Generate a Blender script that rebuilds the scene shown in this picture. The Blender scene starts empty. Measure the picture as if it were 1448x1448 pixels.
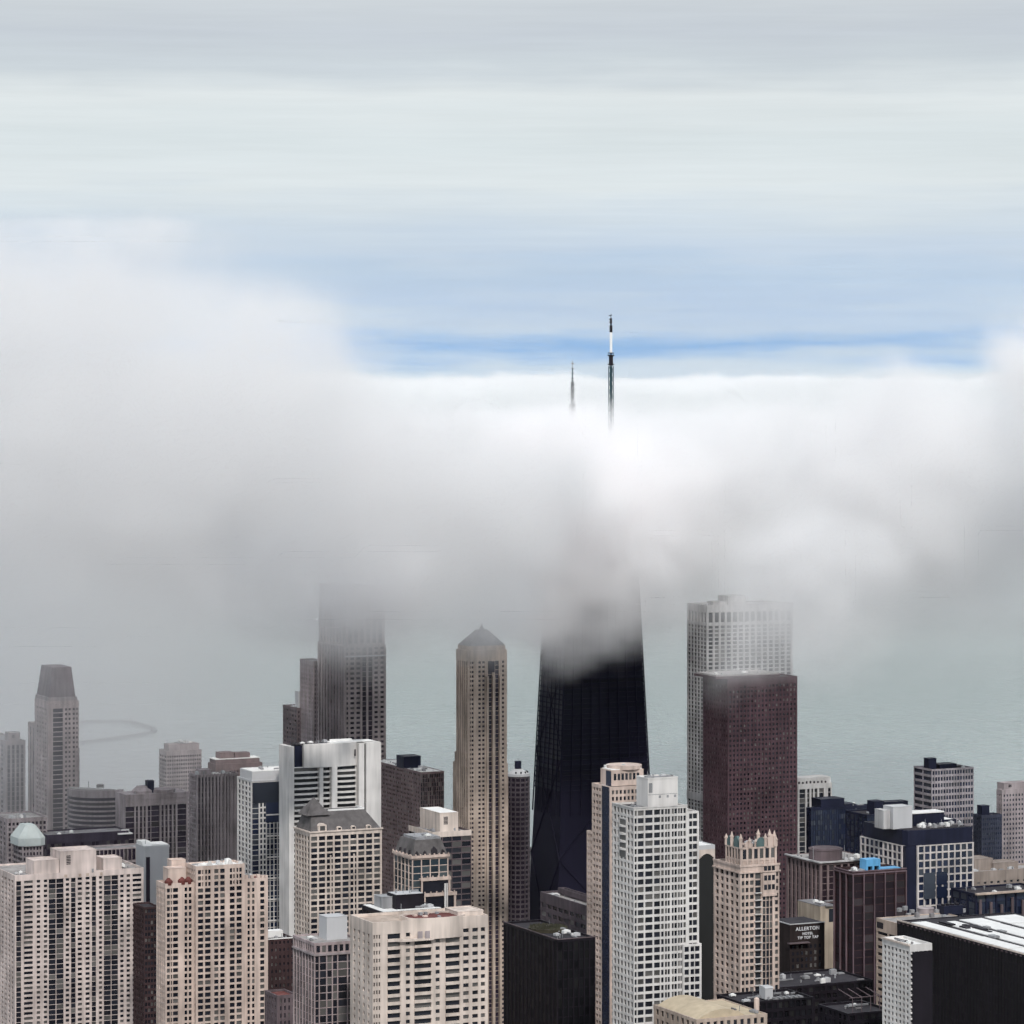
import bpy, math, random
import numpy as np
from mathutils import Vector, Matrix

random.seed(7)
scene = bpy.context.scene
COL = scene.collection
R = math.radians

# ------------------------------------------------------------------ camera model
# A long lens on a skydeck 412 m above the lake, looking level to the north-north-east.
EYE = 412.0
F = 4950.0            # focal length in photo pixels (photo is 1448 px wide)
CX, HY = 724.0, 536.0  # principal column, row of the horizon
TH = R(25.0)          # the street grid is turned 25 degrees to the view
CE, SE = math.cos(TH), math.sin(TH)

def wx(px, d): return (px - CX) / F * d
def wz(py, d): return EYE - (py - HY) / F * d

# ------------------------------------------------------------------ materials
MATS = {}
def _new(name):
    m = bpy.data.materials.new(name); m.use_nodes = True
    nt = m.node_tree
    return m, nt, nt.nodes['Principled BSDF']

def stone(name, col, rough=0.85, var=0.42, streak=True):
    """wall material: weathered masonry / painted concrete with vertical streaks and patches"""
    if name in MATS: return MATS[name]
    m, nt, bs = _new(name)
    N, L = nt.nodes, nt.links
    tc = N.new('ShaderNodeTexCoord')
    mp = N.new('ShaderNodeMapping'); mp.inputs['Scale'].default_value = (0.35, 0.35, 0.03 if streak else 0.35)
    n1 = N.new('ShaderNodeTexNoise'); n1.inputs['Scale'].default_value = 1.0; n1.inputs['Detail'].default_value = 4
    n2 = N.new('ShaderNodeTexNoise'); n2.inputs['Scale'].default_value = 0.06; n2.inputs['Detail'].default_value = 2
    L.new(tc.outputs['Object'], mp.inputs['Vector']); L.new(mp.outputs[0], n1.inputs['Vector']); L.new(tc.outputs['Object'], n2.inputs['Vector'])
    ad = N.new('ShaderNodeMath'); ad.operation = 'ADD'
    L.new(n1.outputs['Fac'], ad.inputs[0]); L.new(n2.outputs['Fac'], ad.inputs[1])
    mr = N.new('ShaderNodeMapRange'); mr.inputs['From Min'].default_value = 0.7; mr.inputs['From Max'].default_value = 1.3
    mr.inputs['To Min'].default_value = 1 - var; mr.inputs['To Max'].default_value = 1 + var * 0.5
    L.new(ad.outputs[0], mr.inputs['Value'])
    mu = N.new('ShaderNodeVectorMath'); mu.operation = 'SCALE'; mu.inputs[0].default_value = col
    L.new(mr.outputs[0], mu.inputs['Scale']); L.new(mu.outputs[0], bs.inputs['Base Color'])
    bs.inputs['Roughness'].default_value = rough
    bs.inputs['Specular IOR Level'].default_value = 0.25
    MATS[name] = m
    return m

def glass(name, col=(0.010, 0.011, 0.016), blind=(0.14, 0.135, 0.13), share=0.22, rough=0.12, spec=0.5):
    """window pane: dark reflective glass, a share of the panes with drawn blinds"""
    if name in MATS: return MATS[name]
    m, nt, bs = _new(name)
    N, L = nt.nodes, nt.links
    ge = N.new('ShaderNodeNewGeometry'); oi = N.new('ShaderNodeObjectInfo')
    a = N.new('ShaderNodeMath'); a.operation = 'ADD'; L.new(ge.outputs['Random Per Island'], a.inputs[0]); L.new(oi.outputs['Random'], a.inputs[1])
    f = N.new('ShaderNodeMath'); f.operation = 'FRACT'; L.new(a.outputs[0], f.inputs[0])
    cr = N.new('ShaderNodeValToRGB'); e = cr.color_ramp.elements
    e[0].position = 0.0; e[0].color = (*col, 1)
    e[1].position = 1 - share; e[1].color = (*[c * 1.9 for c in col], 1)
    x = e.new(min(0.999, 1 - share + 0.01)); x.color = (*[b * 0.45 for b in blind], 1)
    x = e.new(1.0); x.color = (*blind, 1)
    L.new(f.outputs[0], cr.inputs['Fac']); L.new(cr.outputs[0], bs.inputs['Base Color'])
    rr = N.new('ShaderNodeMapRange'); rr.inputs['To Min'].default_value = rough; rr.inputs['To Max'].default_value = rough + 0.25
    L.new(f.outputs[0], rr.inputs['Value']); L.new(rr.outputs[0], bs.inputs['Roughness'])
    bs.inputs['Specular IOR Level'].default_value = spec
    MATS[name] = m
    return m

G_DARK = glass('dark_window_glass')
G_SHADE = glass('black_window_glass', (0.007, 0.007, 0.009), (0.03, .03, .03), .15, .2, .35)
G_BLUE = glass('blue_window_glass', (0.010, 0.014, 0.030), (0.05, 0.06, 0.08), 0.2, 0.1, 0.6)
G_TEAL = glass('teal_window_glass', (0.012, 0.022, 0.030), (0.06, 0.08, 0.09), 0.25, 0.08, 0.8)
G_MAUVE = glass('mauve_window_glass', (0.020, 0.015, 0.024), (0.08, 0.07, 0.075), 0.2, 0.2, 0.4)
M_BEIGE = stone('beige_concrete', (0.63, 0.535, 0.50))
M_SALMON = stone('salmon_stone', (0.60, 0.48, 0.42))
M_CREAM = stone('cream_stone', (0.63, 0.54, 0.48))
M_WHITE = stone('white_concrete', (0.66, 0.635, 0.615), var=0.25)
M_TAN = stone('tan_stone', (0.46, 0.37, 0.31))
M_PARK = stone('buff_precast', (0.49, 0.395, 0.33))
M_MAUVE = stone('mauve_concrete', (0.34, 0.295, 0.30))
M_BROWN = stone('red_brown_granite', (0.080, 0.046, 0.055))
M_BROWNB = stone('brown_brick', (0.20, 0.15, 0.15))
M_GREY = stone('grey_marble', (0.50, 0.49, 0.49))
M_PALE = stone('pale_grey_panel', (0.50, 0.50, 0.51), var=0.08)
M_NAVY = stone('navy_metal', (0.013, 0.015, 0.034), rough=0.5)
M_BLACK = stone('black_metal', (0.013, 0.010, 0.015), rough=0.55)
M_HANC = stone('black_anodised_aluminium', (0.010, 0.009, 0.024), rough=0.65, var=0.1)
M_DKRED = stone('dark_red_brick', (0.055, 0.032, 0.034))
M_PINK = stone('pinkish_trim', (0.13, 0.10, 0.108))
M_SLATE = stone('grey_slate', (0.125, 0.115, 0.115), rough=0.8, streak=False)
M_LEAD = stone('lead_roof', (0.22, 0.21, 0.215), rough=0.7, streak=False)
M_GRAVEL = stone('roof_gravel', (0.34, 0.32, 0.31), streak=False, var=0.35)
M_WROOF = stone('white_roof_membrane', (0.78, 0.77, 0.75), streak=False, var=0.12)
M_TAR = stone('roof_tar', (0.036, 0.032, 0.038), streak=False, var=0.4)
M_RUST = stone('rust_red_roof', (0.14, 0.045, 0.04), streak=False, var=0.4)
M_STEEL = stone('galvanised_steel', (0.30, 0.30, 0.31), rough=0.45)
M_GREENCU = stone('green_copper', (0.11, 0.17, 0.17), rough=0.6)
M_SKYBLUE = stone('sky_blue_paint', (0.12, 0.36, 0.62), rough=0.5)
M_SIGNW = stone('white_sign_paint', (0.75, 0.75, 0.78), var=0.05)
M_MASTTEAL = stone('dark_teal_paint', (0.012, 0.05, 0.065), rough=0.5)
M_MASTW = stone('white_mast_paint', (0.80, 0.80, 0.80), var=0.04)

# ------------------------------------------------------------------ mesh builder
BOXF = np.array([[0, 3, 2, 1], [4, 5, 6, 7], [0, 1, 5, 4], [1, 2, 6, 5], [2, 3, 7, 6], [3, 0, 4, 7]])
class MB:
    def __init__(s): s.v = []; s.f = []; s.n = 0; s.bx = []
    def box(s, x0, x1, y0, y1, z0, z1):
        if x1 - x0 < 1e-4 or y1 - y0 < 1e-4 or z1 - z0 < 1e-4: return s
        s.bx.append((x0, x1, y0, y1, z0, z1)); return s
    def add(s, verts, faces):
        s.f += [tuple(i + s.n for i in f) for f in faces]; s.v += [tuple(v) for v in verts]; s.n += len(verts); return s
    def prism(s, poly, z0, z1, top=None):
        top = top or poly; n = len(poly)
        vs = [(x, y, z0) for x, y in poly] + [(x, y, z1) for x, y in top]
        return s.add(vs, [tuple(range(n - 1, -1, -1)), tuple(range(n, 2 * n))] + [(i, (i + 1) % n, (i + 1) % n + n, i + n) for i in range(n)])
    def cone(s, poly, z0, apex):
        n = len(poly)
        return s.add([(x, y, z0) for x, y in poly] + [apex], [tuple(range(n - 1, -1, -1))] + [(i, (i + 1) % n, n) for i in range(n)])
    def cyl(s, x, y, r, z0, z1, n=24, r1=None):
        r1 = r if r1 is None else r1
        c = [(math.cos(2 * math.pi * i / n), math.sin(2 * math.pi * i / n)) for i in range(n)]
        return s.prism([(x + r * a, y + r * b) for a, b in c], z0, z1, [(x + r1 * a, y + r1 * b) for a, b in c])
    def bar(s, a, b, w):
        a, b = Vector(a), Vector(b); d = (b - a).normalized()
        u = d.cross(Vector((0, 0, 1)));
        if u.length < 1e-3: u = Vector((1, 0, 0))
        u.normalize(); t = d.cross(u)
        h = w / 2
        q = [(-h, -h), (h, -h), (h, h), (-h, h)]
        return s.add([a + u * i + t * j for i, j in q] + [b + u * i + t * j for i, j in q], [tuple(f) for f in BOXF])
    def mesh(s, name, mat):
        me = bpy.data.meshes.new(name)
        V = np.array(s.v, dtype=np.float64).reshape(-1, 3); nv = len(V)
        if s.bx:
            b = np.array(s.bx); k = len(b)
            ix = np.array([[0, 2, 4], [1, 2, 4], [1, 3, 4], [0, 3, 4], [0, 2, 5], [1, 2, 5], [1, 3, 5], [0, 3, 5]])
            BV = b[:, ix].reshape(-1, 3)
            BF = (BOXF[None] + (np.arange(k) * 8)[:, None, None]).reshape(-1, 4) + nv
            V = np.vstack([V, BV])
        else: BF = np.zeros((0, 4), int)
        loops = []; starts = []; tot = 0
        for f in s.f: starts.append(tot); tot += len(f); loops += f
        st = np.concatenate([np.array(starts, int), tot + np.arange(len(BF)) * 4]).astype(np.int32)
        lp = np.concatenate([np.array(loops, int), BF.ravel()]).astype(np.int32)
        me.vertices.add(len(V)); me.vertices.foreach_set('co', V.ravel().astype(np.float32))
        me.loops.add(len(lp)); me.loops.foreach_set('vertex_index', lp)
        me.polygons.add(len(st)); me.polygons.foreach_set('loop_start', st)
        me.update(calc_edges=True); me.validate(); me.shade_flat()
        me.materials.append(mat)
        return me
    def build(s, name, mat, parent=None, **props):
        if not s.v and not s.bx: return None
        return link(name, s.mesh(name, mat), parent, **props)

def link(name, data, parent=None, **props):
    o = bpy.data.objects.new(name, data); COL.objects.link(o)
    if parent: o.parent = parent
    for k, v in props.items(): o[k] = v
    return o

# ------------------------------------------------------------------ buildings
ZCUT_PY = 1448 + 70
class Building:
    def __init__(s, name, label, cat, xl, xc, xr, yt, D, th=TH):
        """xl, xc, xr: photo columns of the west end, the near corner and the east end; yt: row of the roof edge at the near corner"""
        s.D = D; s.c, s.sn = math.cos(th), math.sin(th)
        s.X0 = wx(xc, D)
        s.z = wz(yt, D)
        s.zlow = max(0.0, wz(ZCUT_PY, D))
        s.W = s.vv(xl); s.S = s.uu(xr)
        s.root = link(name, None); s.root.location = (s.X0, D, 0); s.root.rotation_euler = (0, 0, th)
        s.root['label'] = label; s.root['category'] = cat
        s.wall = MB(); s.panes = []; s.extra = []
    # photo column -> metres along a face (face plane offset v / u)
    def uu(s, px, v=0.0):
        k = (px - CX) / F
        ox, oy = s.X0 - s.sn * v, s.D + s.c * v
        return (k * oy - ox) / (s.c - k * s.sn)
    def vv(s, px, u=0.0):
        k = (px - CX) / F
        ox, oy = s.X0 + s.c * u, s.D + s.sn * u
        return (k * oy - ox) / (-s.sn - k * s.c)
    def zz(s, py, u=0.0, v=0.0): return wz(py, s.D + s.sn * u + s.c * v)
    def pxcols(s, start, items, v=0.0):
        out = []; a = s.uu(start, v)
        for t, p in items:
            b = s.uu(p, v); out.append((t, a, b)); a = b
        return out
    def face(s, side, plane, a, z0, z1, cols, fh, wh=0.6, rd=0.5, mb=None, thick=None):
        """side 'S': plane y=plane, along x; 'W': plane x=plane, along y. Core surface lies rd behind the plane."""
        mb = mb or s.wall
        def put(t0, t1, d0, d1, za, zb):
            if side == 'S': mb.box(t0, t1, plane + d0, plane + d1, za, zb)
            else: mb.box(plane + d0, plane + d1, t0, t1, za, zb)
        zl = max(z0, s.zlow)
        nf = int((z1 - zl) / fh)
        if zl > z0 + 0.1:
            pass
        for t, t0, t1 in cols:
            if t == 'p': put(t0, t1, 0, rd + 0.1, zl, z1); continue
            if t == 'q': put(t0, t1, 0.12, rd + 0.1, zl, z1); continue       # wall set back a little
            if t == 'd': put(t0, t1, rd - 0.12, rd + 0.1, zl, z1); continue   # flush recess
            ztop = z1
            for k in range(nf):
                zt = z1 - k * fh; zb = zt - fh
                if t == 'o': sp0, sp1, d = zb, zt - fh * wh, 0.05
                elif t == 'O': sp0, sp1, d = zb, zt - fh * 0.82, 0.1
                elif t == 'g': sp0, sp1, d = zb, zt - fh * 0.90, rd - 0.13
                elif t == 'b': sp0, sp1, d = zb, zt - fh * 0.64, -0.55
                elif t == 'h': sp0, sp1, d = zb, zt - fh * 0.5, 0.0
                put(t0, t1, d, rd + 0.1, sp0, sp1)
                s.panes.append((side, plane + rd, t0 + 0.003, t1 - 0.003, sp1, zt))
    def mass(s, u0, u1, v0, v1, z1, S=None, W=None, fh=3.2, wh=0.6, rd=0.5, z0=0.0, cap=1.2, roof=M_GRAVEL, parapet=0.9, head=0.0, whW=None, body=None, fhW=None):
        """one rectangular block: core, facades on the south and west face, solid cap band, roof sheet behind a parapet"""
        mb = s.wall
        rs = rd if S else 0; rw = rd if W else 0
        zf = z1 - cap
        (body or mb).box(u0 + rw, u1, v0 + rs, v1, z0, zf - 0.02)
        zl = max(z0, s.zlow)
        if zl > z0 + 1:
            mb.box(u0, u1 - 0.01, v0, v1 - 0.01, z0, zl)
        if S: s.face('S', v0, None, z0, zf, S, fh, wh, rd)
        if W:
            lim = v0 + rd + 0.1 if S else v0
            s.face('W', u0, None, z0, zf, [(t, max(a, lim), c) for t, a, c in W if c > lim + .01], fhW or fh, whW or wh, rd)
        # cap band = ring, so that the roof lies lower than the parapet
        t = min(0.6, (u1 - u0) * .2)
        for (a, b, c, d) in ((u0, u1, v0, v0 + t), (u0, u1, v1 - t, v1), (u0, u0 + t, v0 + t, v1 - t), (u1 - t, u1, v0 + t, v1 - t)):
            mb.box(a - (0.06 if a == u0 else 0), b, c - (0.06 if c == v0 else 0), d, zf, z1)
        r = MB(); r.box(u0 + t, u1 - t, v0 + t, v1 - t, zf - 0.3, z1 - min(parapet, cap * .9))
        r.build('roof', roof, s.root)
        return s
    def part(s, name, mb, mat, **p): return mb.build(name, mat, s.root, **p)
    def pieces(s, name, mb, mat, **p):
        for q in mb.bx:
            k = MB(); k.bx = [q]; k.build(name, mat, s.root, **p)
    def block(s, name, mat, u0, u1, v0, v1, z0, z1, vents=True, lip=0.25):
        """a penthouse or plant room: walls, roof lip, louvre strips and a door"""
        m = MB(); m.box(u0, u1, v0, v1, z0, z1)
        m.box(u0 - .12, u1 + .12, v0 - .12, v0 + .3, z1, z1 + lip); m.box(u0 - .12, u1 + .12, v1 - .3, v1 + .12, z1, z1 + lip)
        m.box(u0 - .12, u0 + .3, v0 + .3, v1 - .3, z1, z1 + lip); m.box(u1 - .3, u1 + .12, v0 + .3, v1 - .3, z1, z1 + lip)
        o = m.build(name, mat, s.root)
        if vents and (u1 - u0) > 4 and z1 - z0 > 2.5:
            l = MB(); h = z1 - z0
            a = u0 + (u1 - u0) * random.uniform(.12, .3); w = min(2.4, (u1 - u0) * .25)
            for k in range(6): l.box(a, a + w, v0 - .07, v0 + .02, z0 + h * .42 + k * h * .07, z0 + h * .42 + k * h * .07 + h * .045)
            l.build('louvre', M_TAR, o)
            d = MB(); d.box(u1 - 2.6, u1 - 1.5, v0 - .06, v0 + .02, z0, z0 + 2.1); d.build('door', M_STEEL, o)
        return o
    def clutter(s, u0, u1, v0, v1, z, n=5, hmax=2.2):
        for i in range(n):
            w, d, h = random.uniform(1.2, 3.4), random.uniform(1.2, 3.0), random.uniform(.8, hmax)
            if u1 - u0 < w + .4 or v1 - v0 < d + .4: continue
            x, y = random.uniform(u0, u1 - w), random.uniform(v0, v1 - d)
            m = MB(); k = random.random()
            if random.random() < .22:
                if u1 - u0 > v1 - v0: m.box(x, min(u1, x + w * 2.4), y, y + .6, z + .3, z + .9).box(x + .2, x + .4, y + .1, y + .5, z, z + .3)
                else: m.box(x, x + .6, y, min(v1, y + d * 2.4), z + .3, z + .9).box(x + .1, x + .5, y + .2, y + .4, z, z + .3)
                m.build('duct', random.choice([M_STEEL, M_LEAD]), s.root)
            elif k < .55:
                m.box(x, x + w, y, y + d, z + .25, z + h); m.box(x + .1, x + .3, y + .1, y + d - .1, z, z + .25); m.box(x + w - .3, x + w - .1, y + .1, y + d - .1, z, z + .25)
                m.cyl(x + w / 2, y + d / 2, min(w, d) * .35, z + h, z + h + .3, 14)
                m.build('rooftop_unit', random.choice([M_STEEL, M_WROOF, M_PALE]), s.root)
            elif k < .8:
                m.cyl(x, y, .35, z, z + h * .8, 10).cyl(x, y, .55, z + h * .8, z + h, 10); m.build('vent', M_STEEL, s.root)
            else:
                m.cyl(x, y, .12, z, z + h * 2.2, 6); m.build('aerial', M_STEEL, s.root)
    def finish(s, mat, gl=G_DARK, single=None):
        s.part('wall', s.wall, mat)
        if not s.panes: return s.root
        # size of a pane on the final picture decides whether panes are parts of their own
        def area(p):
            side, pl, t0, t1, z0, z1 = p
            k = F / s.D * 0.7072
            return abs(t1 - t0) * (CE if side == 'S' else SE) * (z1 - z0) * k * k
        def inframe(p):
            side, pl, t0, t1, z0, z1 = p
            u, v = ((t0 + t1) / 2, pl) if side == 'S' else (pl, (t0 + t1) / 2)
            x = s.X0 + s.c * u - s.sn * v; y = s.D + s.sn * u + s.c * v
            px = CX + F * x / y; py = HY + (EYE - (z0 + z1) / 2) * F / y
            return 2 < px < 1446 and py < 1444
        def mk(p, m):
            side, pl, t0, t1, z0, z1 = p
            if side == 'S': m.box(t0, t1, pl - .09, pl - .015, z0 + .012, z1 - .012)
            else: m.box(pl - .09, pl - .015, t0, t1, z0 + .012, z1 - .012)
        vis = [p for p in s.panes if inframe(p)]
        big = [p for p in vis if area(p) >= 5.0] if single is None else (vis if single else [])
        big.sort(key=lambda p: -(p[5]) - 0.02 * area(p))
        big = big[:100]; chosen = set(map(id, big))
        cache = {}
        for p in big:
            side, pl, t0, t1, z0, z1 = p
            key = (side, round(t1 - t0, 3), round(z1 - z0, 3))
            if key not in cache:
                m = MB(); w, h = (t1 - t0) / 2, (z1 - z0) / 2 - .012
                if side == 'S': m.box(-w, w, -.09, -.015, -h, h)
                else: m.box(-.09, -.015, -w, w, -h, h)
                cache[key] = m.mesh('window', gl)
            o = link('window', cache[key], s.root)
            o.location = ((t0 + t1) / 2, pl, (z0 + z1) / 2) if side == 'S' else (pl, (t0 + t1) / 2, (z0 + z1) / 2)
        rest = MB()
        for p in s.panes:
            if id(p) not in chosen: mk(p, rest)
        if big: rest.build('window', gl, s.root, kind='stuff')
        else: rest.build('glazing', gl, s.root, kind='stuff')
        return s.root

def rep(L, n, frac=0.5, t='o', edge=None, a=0.0):
    """n equal bays over length L starting at a; each bay is pier + opening, closed with a pier"""
    bay = L / (n + (1 - frac) * 0.0)
    e = bay * (1 - frac) / 2 if edge is None else edge
    out = []; bay = (L - 2 * e) / n; p = bay * (1 - frac)
    x = a
    out.append(('p', x, x + e + p / 2)); x += e + p / 2
    for i in range(n):
        w = bay - p
        out.append((t, x, x + w)); x += w
        q = p if i < n - 1 else e + p / 2
        out.append(('p', x, x + q)); x += q
    return out

# ---- beige slab block, bottom left
b = Building('apartment_slab', 'wide beige apartment slab with two dark glass bays at the bottom left corner', 'apartment building', -14, 21, 203, 1238, 1900)
W, S, zt = b.W, b.S, b.z
items = [('p', 23), ('g', 30), ('p', 34), ('o', 46.5), ('p', 52), ('o', 57), ('p', 62), ('o', 67), ('p', 69), ('g', 79), ('q', 79.8), ('g', 90), ('p', 93), ('o', 98), ('p', 100.5), ('g', 107), ('p', 110), ('o', 116), ('p', 121), ('o', 127), ('p', 130), ('g', 136), ('p', 140), ('o', 144.5), ('p', 147), ('g', 157), ('q', 157.7), ('g', 167), ('p', 170), ('o', 175), ('p', 179), ('o', 184), ('p', 187.5), ('o', 200), ('p', 203)]
b.mass(0, S, 0, W, zt, S=b.pxcols(21, items), W=rep(W, 7, .5), fh=2.75, wh=.56, rd=.7, cap=3.2, parapet=1.0)
zr = zt - 1.0
b.block('penthouse', M_BEIGE, b.uu(48), b.uu(84), 0.8, 15, zr, b.zz(1217, b.uu(66)), vents=False)
b.block('elevator_house', M_BEIGE, b.uu(84.6), b.uu(136), -0.1, 17, zr, b.zz(1203, b.uu(110)))
b.block('penthouse', M_BEIGE, b.uu(147), b.uu(173), 0.8, 14, zr, b.zz(1214, b.uu(160)), vents=False)
b.clutter(b.uu(24), b.uu(46), 2, 14, zr, 5); b.clutter(b.uu(175), b.uu(199), 2, 14, zr, 5)
w = MB()
for px in (93, 113, 124, 143): 
    u = b.uu(px); w.box(u - .8, u + .8, -.22, -.1, zt - 2.7, zt - 1.2)
b.pieces('ornament', w, M_TAN)
b.finish(M_BEIGE)

# ---- salmon tower with gabled bays
b = Building('apartment_tower', 'salmon stone apartment tower with raised centre bay and ragged roofline, bottom left', 'apartment tower', 221, 234, 379, 1250, 1600)
W, S, zt = b.W, b.S, b.z
ul, ur = b.uu(279), b.uu(346)
items = [('p', 236), ('o', 240.5), ('p', 241.7), ('o', 243.5), ('p', 244.7), ('o', 252), ('p', 261), ('o', 265), ('p', 267), ('o', 271), ('p', 279)]
b.mass(0, ul, 0, W, zt, S=b.pxcols(234, items), W=rep(W, 4, .5), fh=2.82, wh=.66, rd=.6, cap=2.2, roof=M_RUST)
zc = b.zz(1224, ul)
v0 = -2.5
uc0, uc1 = b.uu(277, v0), b.uu(346, v0)
items = [('p', 280), ('o', 287.5), ('p', 290), ('o', 298), ('p', 303), ('o', 309), ('p', 311.5), ('o', 318), ('p', 325), ('o', 332), ('p', 334.5), ('o', 342), ('p', 346)]
b.mass(uc0, uc1, v0, W * .9, zc, S=b.pxcols(277, items, v0), W=rep(W * .9 - v0, 5, .45, a=v0), fh=2.82, wh=.68, rd=.6, cap=1.8, roof=M_WROOF)
b2 = b.zz(1243, ur)
items = [('p', 350), ('o', 353.5), ('p', 356.5), ('o', 360), ('p', 368), ('o', 374), ('p', 379)]
b.mass(uc1 + .05, S, 0.3, W, b2, S=b.pxcols(346, items, .3), fh=2.82, wh=.68, rd=.6, cap=1.5, roof=M_RUST)
# tall slot windows of the top three storeys, arches and corner turrets
m = MB()
for px0, px1, n in ((281, 298, 4), (303, 318, 2), (325, 342, 4)):
    a, c = b.uu(px0, v0), b.uu(px1, v0); st = (c - a) / n
    for k in range(1, n):
        m.box(a + st * k - .25, a + st * k + .25, v0 - .03, v0 + .5, zc - 10.2, zc - 1.8)
b.pieces('mullion', m, M_SALMON)
for k in range(5):
    m = MB()
    a = uc0 + 2 + k * (uc1 - uc0 - 4) / 4
    m.prism([(a - 1.3, v0 - .1), (a + 1.3, v0 - .1), (a + 1.3, v0 + 1.2), (a - 1.3, v0 + 1.2)], zc, zc + 1.2 + (k % 2) * .9, [(a - .5, v0 + .2), (a + .5, v0 + .2), (a + .5, v0 + .8), (a - .5, v0 + .8)])
    b.part('crest', m, M_WHITE)
b.block('stair_house', M_SALMON, b.uu(243), b.uu(268), 5, 12, zt - 1, b.zz(1230, b.uu(255)), vents=False)
b.block('roof_house', M_SALMON, b.uu(256), b.uu(276), 13, 19, zt - 1, b.zz(1216, b.uu(266), 14), vents=False)
for px in (240, 259, 268):
    m = MB(); u = b.uu(px); m.cyl(u, 1.6, 1.9, zt - .8, zt + 1.0, 16).cyl(u, 1.6, 1.9, zt + 1.0, zt + 2.4, 16, .5); b.part('dome', m, M_RUST)
b.clutter(uc0 + 1, uc1 - 1, 3, 14, zc - 1, 8, 2.6); b.clutter(uc1 + 1, S - 1, 3, 12, b2 - 1, 4)
m = MB()
for px in (349, 357, 366, 372, 377):
    u = b.uu(px); m.box(u - .7, u + .7, .1, 1.2, b2, b2 + random.uniform(.8, 2))
b.pieces('merlon', m, M_SALMON)
b.finish(M_SALMON)

# ---- white tower with curved balconies and a drum
b = Building('balcony_tower', 'white concrete tower with black balcony bands and a blank white flank', 'apartment tower', 404, 409, 538, 1056, 1980)
W, S, zt = b.W, b.S, b.z
zb = b.zz(1086, b.uu(440)); fh = 3.05
W = 16
m = b.wall
m.box(0, b.uu(416), 0, W, 0, zt)                                     # left fin
ua, ub = b.uu(416), b.uu(507)
m.box(ua, ub, 3.2, W, 0, zb)                                         # core behind the balconies
u0, u1 = b.uu(507), S
m.box(u0, b.uu(514.6), -.6, W - 2, 0, zt); m.box(b.uu(514.6), b.uu(517.2), .8, W - 2, 0, zt - .1); m.box(b.uu(517.2), S, -1.0, W - 2, 0, zt + .3)
slot = MB(); slot.box(b.uu(514.7), b.uu(517.1), .7, .78, b.zlow, zt - .4); b.part('glass_slot', slot, G_DARK)
nf = int((zb - b.zlow) / fh)
bal = []
for k in range(nf):
    z1 = zb - k * fh; z0 = z1 - fh
    for (p0, p1, bow, name) in ((417, 452, 1.0, 'l'), (458, 468.5, .6, 'm'), (477, 505, .9, 'r')):
        a, c = b.uu(p0), b.uu(p1); n = 8
        poly = [(a, 2.9)] + [(a + (c - a) * i / n, 1.2 - bow * math.sin(math.pi * (.15 + .85 * i / n) if name == 'l' else math.pi * i / n) * 1.1) for i in range(n + 1)] + [(c, 2.9)]
        q = MB(); q.prism(poly[::1], z0, z0 + 1.0)
        bal.append((q, k))
        b.panes.append(('S', 3.2, a + .02, c - .02, z0 + 1.0, z1))
for i, (q, k) in enumerate(bal[:100]): q.build('balcony', M_WHITE, b.root)
rest = MB()
for q, k in bal[100:]: rest.add(q.v, q.f)
rest.build('balcony', M_WHITE, b.root, kind='stuff')
m.box(b.uu(452.4), b.uu(457.6), .4, 3.3, 0, zb + .1); m.box(b.uu(469), b.uu(476.5), -.6, 3.3, 0, zb + .2)
b.part('roof', MB().box(ua + .05, ub - .05, 3.3, W - .1, zb, zb + .4), M_WROOF)
# drum: curved blank wall over the balconies
d = MB(); n = 20; a, c = b.uu(432), b.uu(506.5)
poly = [(a, 12)] + [(a + (c - a) * i / n, 2.2 - 2.6 * math.sin(math.pi * (i / n)) ** .8) for i in range(n + 1)] + [(c, 12)]
d.prism(poly, zb + .05, zt + .6); b.part('drum', d, M_WHITE)
d = MB(); d.box(b.uu(421), b.uu(431.5), 4.5, 11, zb + .4, zt - .3); b.part('plant_room', d, M_NAVY)
d = MB(); d.box(b.uu(421), b.uu(468), 4, 11.5, zt + .3, zt + .62); b.part('roof_deck', d, M_TAR)
d = MB(); d.box(b.uu(470), b.uu(532), 3, 12, zt + .62, zt + 1.0).box(b.uu(474), b.uu(505), 8, 9, zt + 1.0, zt + 2.2); b.part('roof_slab', d, M_WROOF)
b.clutter(b.uu(430), b.uu(470), 5, 10, zt + .6, 5, 1.6)
m = MB(); m.box(b.uu(501), b.uu(503), -.12, -.02 , zt - 7, zt - 3.2); b.part('vent_grille', m, M_TAR)
b.finish(M_WHITE)

# ---- hip-roofed office block
b = Building('hip_roof_block', 'cream office tower with a grey slate hip roof and dormers', 'office tower', 417, 438.5, 540, 1178, 1800)
W, S, zt = b.W, b.S, b.z
items = [('p', 440)]
for k in range(9):
    x0 = 440 + k * 11.1
    items += [('o', x0 + 8.8), ('p', x0 + 11.1)]
cols = b.pxcols(438.5, items[:-1] + [('p', 540)])
b.mass(0, S, 0, W, zt, S=cols, W=rep(W, 5, .66), fh=3.02, wh=.7, rd=.55, cap=2.0, roof=M_SLATE, parapet=.5)
m = MB(); m.box(-.7, S + .5, -.7, 0.3, zt, zt + .7).box(-.7, .3, .3, W + .5, zt, zt + .7); b.part('cornice', m, M_CREAM)
m = MB()
for px in (467.5, 500.5, 528): 
    u = b.uu(px); m.box(u - .35, u + .35, -.35, .1, b.zlow, zt - 12)
b.pieces('pilaster', m, M_CREAM)
hr = MB(); zq = b.zz(1146, b.uu(480), 7); i = 5.6
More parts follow.
